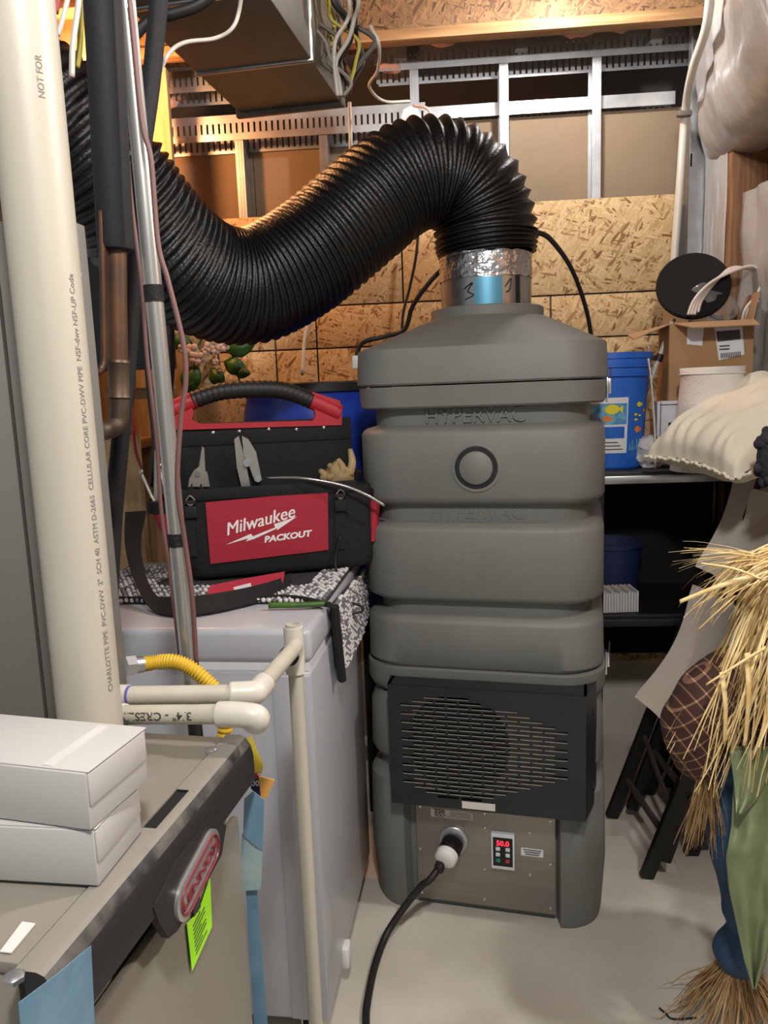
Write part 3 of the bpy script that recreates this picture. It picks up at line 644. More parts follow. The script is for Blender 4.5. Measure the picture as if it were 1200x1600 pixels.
cy = [c.y for c in corner]; cz = [c.z for c in corner]
def incorner(y, z):
    c = False
    for i in range(len(corner)):
        a, b = corner[i], corner[i - 1]
        if (a.z > z) != (b.z > z) and y < (b.y - a.y) * (z - a.z) / (b.z - a.z) + a.y: c = not c
    return c
z = min(cz)
row = 0
while z < max(cz):
    y = min(cy) + .007 * (row % 2)
    while y < max(cy):
        if incorner(y, z): bead((.020 + random.uniform(-.001, .001), y, z), (.013, .0130, .0105), random.random() < .55)
        y += .0142
    z += .0118; row += 1
stuff(gl.build('light_wool_loops', M['rug_l'], rg)); stuff(gd.build('dark_wool_loops', M['rug_d'], rg))
a, b = corner[0], corner[4]
g = G(); g.tube([a + Vector((.014, -.006, .0)), (a + b) / 2 + Vector((.014, -.006, 0)), b + Vector((.014, -.004, 0))], .011, 8); g.build('binding', M['black_cloth'], rg, FZ)
g = G(); g.tube([FZ.L(PZ(x, y, ZL + .012)) for x, y in ((175, 936), (330, 938), (450, 934), (515, 945))], .008, 8); g.build('binding', M['black_cloth'], rg, FZ)
cable('green_rod', [PZ(420, 946, ZL + .013), PZ(470, 945, ZL + .013), PZ(512, 943, ZL + .013)], .0075, mat('green_cord', '#2f7a58', .45) and 'leaf', 'thin green rod lying along the front edge of the rug', 'rod')
# ---------------------------------------------------------------- tool bag
TB = Frame(*PZ(445, 897, ZL + .012), -11)
TB = Frame(TB.loc.x, TB.loc.y + .0, ZL + .016, -11)
tb = thing('tool_bag', 'open black and red fabric tool bag with a padded handle on the freezer', 'tool bag', TB)
def TH(px, py, yl=0.0): return TB.hit(px, py, 1, yl)
BW = .265; BD = .25
zf = TH(420, 765).z; zr = TH(420, 668, .1).z
# front pocket block, rear body, base
def rbox(x0, x1, y0, y1, z0, z1, r=.03, bul=0.0, nseg=5):
    g = G(); hx, hy = (x1 - x0) / 2, (y1 - y0) / 2; cx_, cy_ = (x0 + x1) / 2, (y0 + y1) / 2
    prof = [(0, .94), (.04, .985), (.12, 1.0), (.5, 1 + bul), (.9, 1.0), (1, .985)]
    g.loft([rrect(hx * s, hy * (s if s < 1 else s), min(r, hx, hy) * .98, nseg, cx_, cy_, z0 + (z1 - z0) * t) for t, s in prof]); return g
g = rbox(-BW, BW, -.0, BD, 0, .155, .04, .01); g.build('base', M['black_cloth'], tb, TB)
def hollow(g_, x0, x1, y0, y1, z0, z1, t, r=.03):
    hx, hy = (x1 - x0) / 2, (y1 - y0) / 2; cx_, cy_ = (x0 + x1) / 2, (y0 + y1) / 2
    R1 = lambda z: rrect(hx, hy, r, 5, cx_, cy_, z); R2 = lambda z: rrect(hx - t, hy - t, max(.004, r - t), 5, cx_, cy_, z)
    g_.loft([R2(z0 + .01), R1(z0), R1(z1 - .004), R2(z1), R2(z0 + .01)], caps=(True, False)); return g_
g = hollow(G(), -BW, BW, 0, .085, .03, zf, .008, .03); g.build('front_pocket', M['black_cloth'], tb, TB)
g = hollow(G(), -BW + .01, BW - .01, .088, BD, .10, zf + .03, .008, .03); g.build('rear_compartment', M['black_cloth'], tb, TB)
xl, xr = TH(268, 700, .1).x, TH(548, 660, .1).x
g = G(); g.box(((xl + xr) / 2, .1, (zf + zr - .04) / 2), (xr - xl, .014, zr - zf + .08), .004); g.build('divider', M['black_cloth'], tb, TB)
g = G(); g.box(((xl + xr) / 2, .091, zr - .022), (xr - xl, .004, .042), .001); g.build('divider_band', M['black_cloth'], tb, TB)
for px, py in ((333, 676), (374, 674), (420, 671), (463, 671), (506, 668)):
    p = TH(px, py, .088); g = G(); g.sph((p.x, .089, p.z), (.013, .009, .013), u=12, v=8); g.build('rivet', M['chrome'], tb, TB)
# handle: red frame with a ribbed grip
ya = .1
def tp(px, py): q = TH(px, py, ya); return (q.x, q.z)
out = [tp(*q) for q in ((262, 672), (266, 630), (296, 616), (303, 645), (300, 656), (312, 662), (488, 657), (492, 650), (489, 633), (487, 612), (530, 626), (533, 638), (533, 664))]
g = G(); g.prism(out, lambda u, v, t: Vector((u, ya + t, v)), -.016, .016); g.build('handle_frame', M['red_plastic'], tb, TB, ang=30)
hp = [TH(px, py, ya) for px, py in ((268, 640), (300, 626), (345, 612), (400, 608), (445, 611), (487, 626), (531, 646))]
g = G(); g.tube(hp[1:6], lambda u, i: .0245 + .0016 * math.sin(i * 2.1), 18, 16); g.build('grip', M['rubber'], tb, TB, ang=180)
g = G(); g.tube([hp[0], hp[1] + (hp[2] - hp[1]) * .1], .025, 16, smooth=False); g.build('handle_shoulder', M['red_plastic'], tb, TB)
g = G(); g.tube([hp[5] - (hp[5] - hp[4]) * .05, hp[6]], .025, 16, smooth=False); g.build('handle_shoulder', M['red_plastic'], tb, TB)
# red front panel with lettering
r = [TH(x, y, -.002) for x, y in ((321, 785), (512, 767), (513, 859), (329, 881))]
g = G(); g.loft([[Vector((q.x, -.001, q.z)) for q in r], [Vector((q.x, -.005, q.z)) for q in r]]); rp_ = g.build('front_panel', M['red_cloth'], tb, TB)
g = G(); g.box(((r[1].x + r[0].x) / 2, -.003, r[0].z + .022), (BW * 2 - .02, .006, .032), .002); g.build('pocket_binding', M['black_cloth'], tb, TB)
m0, m1 = TH(350, 826, -.005), TH(464, 806, -.005)
sl = (m1.z - m0.z) / (m1.x - m0.x) + .05; mc = (m0 + m1) / 2
for sh_ in (-.0008, .0008):
    text('brand_script', 'Milwaukee', .052, M['white_ink'], rp_, lambda u, v, t: Vector((mc.x + u + sh_, -.0058 - t - .0001 * (sh_ > 0), mc.z + .004 + v + sl * 1.3 * u)), .0004, shear=.12, bold=0, xs=(m1.x - m0.x) / .235, fr=TB)
bz = [TH(x, y, -.005) for x, y in ((353, 851), (392, 834), (395, 838), (430, 824), (428, 819), (464, 807), (432, 829), (434, 825), (397, 842), (384, 846), (388, 841))]
bz = [bz[i] for i in (0, 1, 2, 3, 4, 5, 6, 7, 8, 9, 10)]
g = G(); g.prism([(q.x, q.z) for q in bz], lambda u, v, t: Vector((u, t, v)), -.0055, -.0064); g.build('lightning_bolt', M['white_ink'], rp_, TB)
p0, p1 = TH(409, 844, -.005), TH(489, 833, -.005); pc = (p0 + p1) / 2; sl2 = (p1.z - p0.z) / (p1.x - p0.x)
text('line_lettering', 'PACKOUT', .024, M['white_ink'], rp_, lambda u, v, t: Vector((pc.x + u, -.0058 - t, pc.z + v + sl2 * u)), .0004, shear=.15, bold=.0011, xs=(p1.x - p0.x) / .123, fr=TB)
# side pockets, straps and buckles
for px0, px1, sgn in ((212, 262, -1), (566, 586, 1)):
    x = sgn * (BW + .012)
    ex = .032 if sgn > 0 else .10
    g = hollow(G(), *sorted((sgn * (BW - .005), sgn * (BW + ex))), .01, .18, .07, zf - .02, .005, .022)
    for v in g.bm.verts:
        t = (v.co.z - .07) / (zf - .09); v.co.x -= sgn * ex * .5 * (1 - t)
    sp_ = g.build('side_pocket', M['red_cloth'], tb, TB)
    g = G(); a_, b_ = sorted((sgn * (BW - .006), sgn * (BW + ex + .001)))
    hollow(g, a_ - .001, b_ + .001, .008, .182, zf - .05, zf - .015, .006, .023); g.build('pocket_rim', M['black_cloth'], sp_, TB)
for px, y0, y1 in ((297, 780, 870), (531, 770, 858)):
    a_, b_ = TH(px, y0, -.004), TH(px, y1, -.004)
    g = G(); g.box(((a_.x + b_.x) / 2, -.004, (a_.z + b_.z) / 2), (.028, .004, a_.z - b_.z)); sb = g.build('strap', M['black_cloth'], tb, TB)
    g = G(); g.box((a_.x, -.012, a_.z - .035), (.034, .012, .034), .004); g.box((a_.x, -.012, a_.z - .008), (.03, .006, .012), .003); g.build('buckle', M['insul'], sb, TB)
    g = G(); g.tube([(a_.x - .012, -.01, a_.z - .004), (a_.x, -.014, a_.z - .016), (a_.x + .012, -.01, a_.z - .004), (a_.x, -.012, a_.z + .01), (a_.x - .012, -.01, a_.z - .004)], .0025, 6); g.build('ring', M['tool_steel'], sb, TB)
# shoulder strap hanging in a loop in front
sp = [TH(212, 800, -.01), TH(208, 850, -.07), TH(218, 900, -.15), TH(243, 945, -.25), TH(285, 970, -.30), TH(330, 972, -.30), TH(385, 960, -.26), TH(430, 938, -.20), TH(455, 925, -.12)]
sp = [Vector((q.x, q.y, max(q.z, .006))) for q in sp]
def ribbon(g, pts, wv, th, sub=8):
    p = catmull(pts, sub); rings_ = []
    for i, q in enumerate(p):
        t = (p[min(i + 1, len(p) - 1)] - p[max(i - 1, 0)]).normalized()
        wd_ = wv(i / (len(p) - 1)); n_ = t.cross(wd_).normalized() * th; h_ = wd_ * .5
        rings_.append([q - h_ - n_, q + h_ - n_, q + h_ + n_, q - h_ + n_])
    g.loft(rings_)
g = G(); ribbon(g, sp, lambda u: Vector((.055 * max(0, 1 - 2.2 * u), .05 * min(1, 2 * u), .045 * min(1, 2 * u) - .02 * u)), .004); g.build('shoulder_strap', M['black_cloth'], tb, TB)
pd = [TH(325, 952, -.24), TH(360, 942, -.21), TH(400, 931, -.18), TH(443, 924, -.15)]
pd = [Vector((q.x, q.y, max(q.z, .012))) for q in pd]
g = G(); ribbon(g, pd, lambda u: Vector((.012, .05, .03)), .008); pdo = g.build('shoulder_pad', M['red_cloth'], tb, TB)
pm = (pd[1] + pd[2]) / 2; g = G(); g.box(pm + Vector((0, -.018, .008)), (.045, .001, .012), 0, Matrix.Rotation(-.18, 3, 'Y')); g.build('pad_print', M['white_ink'], pdo, TB)
# tools standing in the pocket
def jaw(g, pts, y, t): g.prism(pts, lambda u, v, s: Vector((u, y + s, v)), -t, t)
def tpoly(l, yl): return [(lambda q: (q.x, q.z))(TH(x, y, yl)) for x, y in l]
sn = thing('tin_snips', 'steel tin snips with broad blades standing in the bag pocket', 'snips', TB)
g = G(); jaw(g, tpoly(((366, 686), (373, 681), (384, 722), (392, 764), (378, 764), (370, 730)), .05), .05, .004); g.build('blade', M['tool_steel'], sn, TB)
g = G(); jaw(g, tpoly(((378, 681), (388, 686), (400, 706), (409, 750), (398, 752), (388, 724), (381, 712)), .046), .042, .004); g.build('blade', M['tool_steel'], sn, TB)
p = TH(386, 723, .036); g = G(); g.cyl((p.x, .030, p.z), (p.x, .05, p.z), .011, n=16); g.cyl((p.x, .026, p.z), (p.x, .031, p.z), .006, n=6); g.build('pivot', M['chrome'], sn, TB)
p = TH(403, 748, .036); g = G(); g.cyl((p.x, .030, p.z), (p.x, .045, p.z), .009, n=14); g.build('link_screw', M['chrome'], sn, TB)
pl_ = thing('pliers', 'dark long-nose pliers standing in the left of the bag pocket', 'pliers', TB)
g = G(); jaw(g, tpoly(((316, 697), (319, 700), (321, 735), (318, 752), (309, 752), (310, 735)), .045), .045, .006); jaw(g, tpoly(((303, 735), (312, 728), (324, 738), (328, 760), (294, 760), (296, 748)), .045), .046, .009); g.build('jaws', M['tool_steel'], pl_, TB)
p = TH(309, 740, .03); g = G(); g.cyl((p.x, .030, p.z), (p.x, .045, p.z), .008, n=14); g.build('pivot', M['chrome'], pl_, TB)
for k in range(2):
    a_, b_ = TH(300 + 14 * k, 756, .045), TH(296 + 22 * k, 800, .045); g = G(); g.tube([a_, b_], .009, 8, smooth=False); g.build('grip', M['black'], pl_, TB)
gv = thing('work_glove', 'crumpled tan leather work glove stuffed in the right bag pocket', 'glove', TB)
p = TH(530, 735, .05); g = G(); g.sph((p.x, .05, p.z - .015), (.085, .05, .075), u=24, v=16)
for v in g.bm.verts: v.co += Vector((nz(v.co, 40), nz(v.co, 40, 4), nz(v.co, 40, 9))) * .016
g.build('palm', M['leather'], gv, TB, ang=180)
for (x, y), (x2, y2) in (((506, 748), (500, 735)), ((520, 742), (514, 726)), ((534, 742), (528, 718)), ((546, 742), (547, 702)), ((512, 748), (528, 730))):
    a_, b_ = TH(x, y, .04), TH(x2, y2, .05); g = G(); g.tube([a_, (a_ + b_) / 2 + Vector((.006, -.008, 0)), b_], lambda u, i: .013 * (1 - .45 * u * u), 10, 5); g.build('finger', M['leather'], gv, TB, ang=180)
cable('bent_wire', [TB.W(*TH(418, 747, .03)), TB.W(*TH(470, 747, -.02)), TB.W(*TH(530, 757, -.04)), TB.W(*TH(570, 772, -.05)), TB.W(*TH(601, 790, -.05))], .0042, 'silver', 'silver bent wire sticking out of the bag pocket to the right', 'wire')
cable('black_cord', [TB.W(*TH(532, 838, -.012)), TB.W(*TH(524, 880, -.02)), TB.W(*TH(535, 915, -.06)), TB.W(*TH(548, 945, -.1)), TB.W(*TH(543, 985, -.12))], .0035, 'rubber', 'thin black lanyard hanging from the right bag buckle over the rug', 'cord')
k_ = [TB.W(*TH(x, y, -.1)) for x, y in ((516, 950), (540, 942), (562, 946), (566, 955), (545, 958), (520, 955))]
cable('hanging_loop', k_, .004, 'rubber', 'small black cord loop at the corner of the rug', 'cord loop')
g = G()
for k in range(9):
    a_ = TB.W(-BW - .05 + random.uniform(-.035, .03), .05 + random.uniform(0, .09), zf - .03); b_ = a_ + Vector((random.uniform(-.04, .03), random.uniform(-.02, .02), random.uniform(.08, .15)))
    g = G(); g.tube([a_, b_], random.uniform(.004, .008), 8, smooth=False); g.sph(b_, (.016, .016, .022), u=8, v=6)
    tag(g.build('hand_tool', M['tool_steel']), 'slim metal hand tool standing in the left end pocket of the tool bag', 'tool', 'tools in the left bag pocket')
# ---------------------------------------------------------------- furnace in the foreground
ZT = 1.13
fa, fb = PZ(388, 1153, ZT), PZ(88, 1515, ZT)
FU = Frame(fa.x, fa.y, 0, math.degrees(math.atan2(fa.x - fb.x, fa.y - fb.y)))
FLn = (fa - fb).length
_o = FU.W(-.030, 0, 0); FU = Frame(_o.x, _o.y, 0, -math.degrees(FU.rz))
fu = thing('furnace', 'beige sheet-metal furnace with dusty black visor and oval badge in the foreground', 'furnace', FU)
def FH(px, py, ax=2, val=ZT): return FU.hit(px, py, ax, val)
g = G(); g.box((-.40, -FLn / 2, .56), (.78, FLn - .004, 1.115), .004); g.build('cabinet', M['furn_front'], fu, FU)
vz = FH(240, 1300); s0, s1 = FH(280, 1240).y, FH(243, 1300).y
seam = FH(187, 1335).x
g = G(); g.box(((-.8 + seam) / 2 - .001, -FLn / 2, ZT - .006), (seam + .8 - .004, FLn - .002, .012), .002); g.build('top_plate', M['furn_top'], fu, FU)
# visor: a moulded edge with a finger slot; its badge tongue hangs over the door
notch0, notch1 = FH(243, 1297).y, FH(284, 1236).y; slot_x = FH(244, 1297).x
def visor_piece(y0, y1, xin):
    prof = [(xin, ZT - .004), (xin, ZT + .002), (.0165, ZT + .002), (.024, ZT - .001), (.031, ZT - .012), (.034, ZT - .026), (.0345, ZT - .048), (.034, ZT - .064), (.030, ZT - .068), (max(xin, .004), ZT - .068), (max(xin, .004), ZT - .012)]
    g = G(); n = 8; g.loft([[Vector((x, y0 + (y1 - y0) * k / n, z)) for x, z in prof] for k in range(n + 1)]); return g
ylo, yhi = -FLn - .008, .004
for y0, y1, xi in ((ylo, notch0, seam), (notch0, notch1, slot_x), (notch1, yhi, seam)):
    visor_piece(y0, y1, xi).build('visor', M['visor'], fu, FU, ang=50)
tong = [(x.y, min(x.z, ZT - .034)) for x in (FH(px, py, 0, .034) for px, py in ((238, 1418), (246, 1440), (262, 1466), (275, 1455), (318, 1385), (345, 1335), (352, 1290), (330, 1260), (270, 1330)))]
g = G(); g.prism(tong, lambda u, v, t: Vector((t, u, v)), .026, .0355); g.build('badge_tongue', M['visor_dark'], fu, FU, ang=30)
bc = FH(308, 1364, 0, .036); b1_, b2_ = FH(276, 1428, 0, .036), FH(340, 1302, 0, .036)
bl_ = (b2_ - b1_).length; an = math.atan2(b2_.z - b1_.z, b2_.y - b1_.y)
c_up, c_dn = FH(295, 1345, 0, .036), FH(322, 1378, 0, .036)
bh = .046
def BP(u, v, t): return Vector((.0355 + t, bc.y + u * math.cos(an) - v * math.sin(an), bc.z + u * math.sin(an) + v * math.cos(an)))
def oval(hx, hy, n=10):
    return [(q.x, q.y) for q in rrect(hx, hy, min(hx, hy) * .98, n)]
def ovl(g, hx, hy, t0, t1, ins=.003): g.loft([[BP(u, v, t0) for u, v in oval(hx, hy)], [BP(u, v, t1 - .001) for u, v in oval(hx, hy)], [BP(u, v, t1) for u, v in oval(hx - ins, hy - ins)]])
g = G(); ovl(g, bl_ / 2, bh / 2, 0, .005); bdg = g.build('badge', M['badge'], fu, FU)
g = G(); ov = oval(bl_ * .44, bh * .38, 10); g.tube([BP(u, v, .006) for u, v in ov] + [BP(*ov[0], .006)], .0012, 5, smooth=False); g.build('badge_ring', M['badge_red'], bdg, FU)
text('badge_lettering', 'LENNOX', .017, M['badge_red'], bdg, lambda u, v, t: BP(u, v, .006 + t), .0006, bold=.0003, xs=1.45, fr=FU)
p0 = FH(246, 1270); pq_ = FH(150, 1450, 0, .0)
# parts on the top plate
for px, py in ((23, 1531), (330, 1175)):
    q = FH(px, py); g = G(); g.lathe([(.009, 0), (.009, .004), (.006, .006), (0, .006)], 6, (q.x, q.y, ZT), None, (False, False)); g.build('screw', M['galv'], fu, FU)
a, b, c, d = (FH(px, py) for px, py in ((0, 1490), (35, 1443), (56, 1446), (18, 1492)))
g = G(); g.hexa([Vector((q.x, q.y, ZT + .001)) for q in (a, b, c, d)] + [Vector((q.x, q.y, ZT + .0022)) for q in (a, b, c, d)]); g.build('paper_label', M['sticker'], fu, FU)
g = G(); g.box(((seam + slot_x) / 2, (notch0 + notch1) / 2, ZT - .0035), (slot_x - seam + .002, notch1 - notch0 - .004, .006)); g.build('finger_slot', M['blackhole'], fu, FU)
# lower front door, slightly proud, and the strips of tape
g = G(); g.box((.004, -FLn / 2 + .01, .52), (.012, FLn - .03, .99), .004); g.build('door', M['furn_front'], fu, FU)
tp_ = [FH(px, py, 0, .036) for px, py in ((32, 1567), (90, 1522), (146, 1478), (150, 1640), (45, 1760))]
g = G(); g.prism([(q.y, q.z) for q in tp_], lambda u, v, t: Vector((t + .003 * math.sin(u * 70), u, v)), .0345, .0355)
tag(g.build('blue_tape', M['bluetape'], None, FU), 'wide piece of blue tape on the near corner of the furnace', 'tape')
gt_ = [FH(px, py, 0, .013) for px, py in ((292, 1443), (310, 1425), (328, 1372), (331, 1448), (300, 1517))]
tgf = thing('service_tag', 'bright lime green paper tag with printed lines below the oval badge', 'tag', FU)
g = G(); g.prism([(q.y, q.z) for q in gt_], lambda u, v, t: Vector((t, u, v)), .0125, .0134); g.build('paper', M['green_tag'], tgf, FU)
e0 = (gt_[4] - gt_[0]); e1 = gt_[3] - gt_[4]
for k in range(8):
    a_ = gt_[0] + e0 * (.26 + .085 * k) + e1 * .2; b_ = a_ + e1 * (.55 if k % 3 else .35)
    g = G(); g.hexa([a_, b_, b_ + Vector((0, 0, .0009)), a_ + Vector((0, 0, .0009))] + [q + Vector((.0012, 0, 0)) for q in (a_, b_, b_ + Vector((0, 0, .0009)), a_ + Vector((0, 0, .0009)))]); g.build('print_line', M['ink'], tgf, FU)
a_ = gt_[0] + e0 * .1 + e1 * .35; g = G(); g.box(a_ + Vector((0, .006, .004)), (.002, .02, .014), .002); g.build('printed_mark', M['ink'], tgf, FU)
# coil cabinet behind the furnace
a = PY(168, 1085, 1.06); KF = Frame(a.x, 1.06, 0, 9.0)
kc = thing('coil_cabinet', 'tall grey sheet-metal cabinet behind the big vertical PVC pipe', 'cabinet', KF)
kt = KF.hit(116, 336, 1, 0).z
KB = ZT + .003; kh_ = kt - KB; kc_ = KB + kh_ / 2
g = G(); g.box((-.4, .03, kc_), (.8, .06, kh_), .003); g.build('casing', M['sheet'], kc, KF)
p = KF.hit(18, 620, 1, 0); g = G(); g.box((p.x, -.001, kc_), (.004, .003, kh_ - .02)); g.build('panel_seam', M['ink'], kc, KF)
g = G(); g.box((-.012, -.004, kc_), (.024, .008, kh_), .001); g.build('corner_strip', M['furn_front'], kc, KF)
for py in (430, 722, 980): p = KF.hit(150 - (722 - py) * .09, py, 1, -.008); g = G(); g.sph((p.x, -.009, p.z), (.009, .006, .009), u=8, v=6); g.build('screw', M['galv'], kc, KF)
# big vertical vent pipe with printing up its side
VP = PY(141, 1120, .965); VF = Frame(VP.x, .965, ZT, 0); vr = .0405
vp = thing('vent_pipe', 'large cream PVC vent pipe rising from the furnace at the left edge', 'pipe', VF)
g = G(); g.lathe([(vr, 0), (vr, 2.1)], 48, caps=(False, True)); g.build('pipe_wall', M['pvc'], vp, VF)
g = G(); g.lathe([(vr + .001, 0), (vr + .006, .002), (vr + .006, .04), (vr, .042)], 40, caps=(False, False)); g.build('pipe_flange', M['rubber'], vp, VF)
def vtext(body, z, ang, size, m='ink_faint'):
    text('pipe_lettering', body, size, M[m], vp, lambda u, v, t: Vector(((vr + .0004 + t * .3) * math.cos(R(ang) - v / vr), (vr + .0004 + t * .3) * math.sin(R(ang) - v / vr), z + u)), .0004, align='LEFT', fr=VF)
vtext('CHARLOTTE PIPE  PVC-DWV  2"  SCH 40  ASTM D-2665  CELLULAR CORE PVC-DWV PIPE  NSF-dwv NSF-UP Code', .10, -24, .0105)
vtext('NOT FOR', VF.L(PY(75, 150, .93)).z, -45, .0105)
# drain pipes
def fit(g, p0, p1, r): g.cyl(p0, p1, r, n=24)
pr = .0134
A0, A1 = PY(178, 1117, 1.02), PY(345, 1116, .985); A2 = PY(399, 1131, .985)
dp = thing('drain_pipe', 'front cream drain pipe with upside-down print and open elbow over the furnace', 'pipe', loc=A0)
g = G(); g.cyl(A0, A1, pr, n=28); g.build('pipe_run', M['pvc'], dp)
Ae = A0 + (A1 - A0) * .02
g = G(); g.cyl(PY(170, 1117, 1.03), A0 + (A1 - A0) * .10, pr * 1.18, n=28); g.build('coupling', M['pvcw'], dp)
el = A1 + (A2 - A1) * .35
g = G(); g.tube([A1 + (A0 - A1) * .02, A1 + (A1 - A0) * .10, A1 + (A1 - A0) * .22 + (A2 - A1) * .3, A2], lambda u, i: pr * 1.28, 28, 8, caps=(True, False)); g.build('elbow', M['pvcw'], dp, ang=180)
dd = (A2 - (A1 + (A1 - A0) * .22 + (A2 - A1) * .3)).normalized()
g = G(); g.cyl(A2 - dd * .004, A2 - dd * .003, pr * 1.15, n=24); g.build('elbow_bore', M['pvc'], dp)
ax = (A1 - A0).normalized(); upv = Vector((0, 0, 1)); upv = (upv - upv.dot(ax) * ax).normalized(); fr_ = ax.cross(upv).normalized()
if fr_.y > 0: fr_ = -fr_
mid = PY(240, 1117, 1.0); mid = A0 + ax * (mid - A0).dot(ax)
text('pipe_lettering', '3/4" - CRESLINE', .0155, M['ink'], dp, lambda u, v, t: mid + ax * (-u) + (fr_ * math.cos(-v / pr + .25) + upv * math.sin(-v / pr + .25)) * (pr + .0003 + t * .3), .0004, bold=.0002, xs=1.15, fr=None)
B0, B1, B2 = PY(178, 1087, 1.06), PY(372, 1084, 1.06), PY(462, 1010, 1.285)
dq_ = thing('drain_line', 'cream PVC drain line with elbow and tee leading to a standing pipe', 'pipe', loc=B0)
g = G(); g.cyl(B0, B1, pr, n=28); g.build('pipe_run', M['pvc'], dq_)
g = G(); g.cyl(PY(172, 1087, 1.065), B0 + (B1 - B0) * .12, pr * 1.18, n=28); g.build('coupling', M['pvcw'], dq_)
cl_ = B0 + (B1 - B0) * .11; g = G(); g.cyl(cl_, cl_ + ax * .006, pr * 1.05, n=24); g.build('primer_ring', mat('purple_primer', '#5a5a9a', .5), dq_)
Bc = PY(400, 1082, 1.065)
g = G(); g.tube([B1 - (B1 - B0).normalized() * .012, Bc - (Bc - B1) * .2, Bc + (B2 - Bc) * .03, Bc + (B2 - Bc) * .17], lambda u, i: pr * 1.3, 28, 8); g.build('elbow', M['pvcw'], dq_, ang=180)
g = G(); g.cyl(Bc + (B2 - Bc) * .1, B2, pr, n=28); g.build('pipe_run', M['pvc'], dq_)
S0, S1 = PY(458, 978, 1.30), PY(505, 2100, 1.30)
S1 = Vector((S0.x, S0.y, 0.0))
bt = (B2 - Bc).normalized(); ctr = Vector((S0.x, S0.y, PY(463, 1015, 1.3).z))
g = G(); g.cyl(ctr + Vector((0, 0, .042)), ctr + Vector((0, 0, -.042)), pr * 1.3, n=28); g.cyl(ctr, ctr - bt * .036, pr * 1.28, n=28); g.build('tee', M['pvcw'], dq_)
g = G(); g.cyl(ctr - bt * .037, ctr - bt * .034, pr * 1.31, n=28); g.build('tee_band', M['rubber'], dq_)
g = G(); g.lathe([(pr, -.03), (pr, S0.z - ctr.z + .004), (pr * .82, S0.z - ctr.z + .004), (pr * .82, -.03)], 28, ctr, caps=(False, False)); g.build('vent_stub', M['pvc'], dq_)
g = G(); g.cyl(Vector((ctr.x, ctr.y, ctr.z - .04)), S1, pr, n=28); g.build('standing_pipe', M['pvc'], dq_)
# white cartons on the furnace
def carton(A, B, top, label, th=0.0):
    yaw = math.degrees(math.atan2(B.x - A.x, B.y - A.y)); f = Frame(A.x, A.y, A.z, yaw); dep = (B - A).length; hgt = top - A.z
    t = thing('carton', label, 'box', f, group='white cartons')
    W_ = .21
    g = G(); g.box((-W_ / 2, dep / 2, hgt / 2), (W_, dep, hgt), .0015); g.build('carton_body', M['card_white'], t, f)
    g = G(); g.box((-W_ / 2, dep / 2 + .002, hgt + .0008), (W_ + .004, dep, .0016), .0006); g.build('lid_flap', M['card_white'], t, f)
    g = G(); g.box((.001, dep * .5, hgt * .70), (.002, dep * .96, hgt * .56), .0008); g.build('tuck_flap', M['card_white'], t, f)
    g = G(); g.box((-W_ * .22, dep * .5, hgt + .002), (.012, dep * .9, .0008)); g.build('tape_strip', M['clear_tape'], t, f)
    return f, dep
A_ = PZ(154, 1385, ZT + .004); B_ = PZ(222, 1299, ZT + .004); t1_ = PY(146, 1299, A_.y).z
carton(A_, B_, t1_, 'lower of the two white cartons stacked on the furnace top')
A2_ = PZ(142, 1298, t1_ + .003); B2_ = PZ(232, 1218, t1_ + .003); t2_ = PY(129, 1210, A2_.y).z
carton(A2_, B2_, t2_, 'upper white carton stacked crooked on another on the furnace')
# conduit pole with tape bands
P0, P1 = PY(193, -40, 1.27), PY(299, 1075, 1.27)
cp_ = thing('conduit_pole', 'shiny steel conduit pole with black tape bands in front of the tool bag', 'conduit', loc=(P1.x, P1.y, 0))
pd_ = (P1 - P0).normalized(); Pb = P1 + pd_ * ((P1.z - 0.0) / -pd_.z)
g = G(); g.cyl(P0, P1, .0142, n=24); g.build('tube', M['emt'], cp_)
g = G(); g.cyl(P1, Pb, .0125, n=20); g.build('black_sleeve', M['rubber'], cp_)
for py, h_ in ((459, .026), (843, .022)):
    px = 193 + (py + 40) * (106 / 1115); q = PY(px, py, 1.27); g = G(); g.cyl(q - pd_ * h_ / 2, q + pd_ * h_ / 2, .0156, n=24); g.build('tape_band', M['black_cloth'], cp_)
# refrigerant lines
I0, I1 = PY(157, -60, 1.24), PY(181, 392, 1.24)
rl = thing('suction_line', 'copper line in thick black foam sleeve with an elbow into the cabinet', 'pipe', loc=(I1.x, I1.y, 1.2))
g = G(); g.tube([I0, I1 + (I0 - I1) * .02, I1 + (I0 - I1) * .005, I1], lambda u, i: (.0275, .0275, .026, .022)[min(3, i)], 26, smooth=False); g.build('foam_sleeve', M['insul'], rl)
c1, c2, c3, c4 = PY(182, 380, 1.24), PY(185, 570, 1.24), PY(187, 640, 1.24), PY(150, 676, 1.20)
g = G(); g.cyl(c1, c2, .0150, n=22); g.build('copper_tube', M['copper'], rl)
g = G(); g.lathe([(.0168, 0), (.018, .002), (.0165, .005), (.0165, .052), (.0182, .056), (.0168, .06)], 22, c3 + (c2 - c3) * .25, (c2 - c3).to_track_quat('Z', 'Y').to_matrix()); g.build('coupling', M['copper_dull'], rl)
g = G(); g.tube([c3 + (c2 - c3) * .3, c3, PY(182, 664, 1.235), c4, PY(120, 683, 1.12)], .0155, 20, 8); g.build('elbow', M['copper_dull'], rl, ang=180)
ll = cable('liquid_line', [PY(160, 330, 1.22), PY(162, 480, 1.22), PY(163, 555, 1.22), PY(160, 574, 1.215), PY(150, 582, 1.20), PY(120, 584, 1.12)], .006, 'copper', 'slim copper line beside the foam sleeve, bending left into the cabinet', 'pipe')
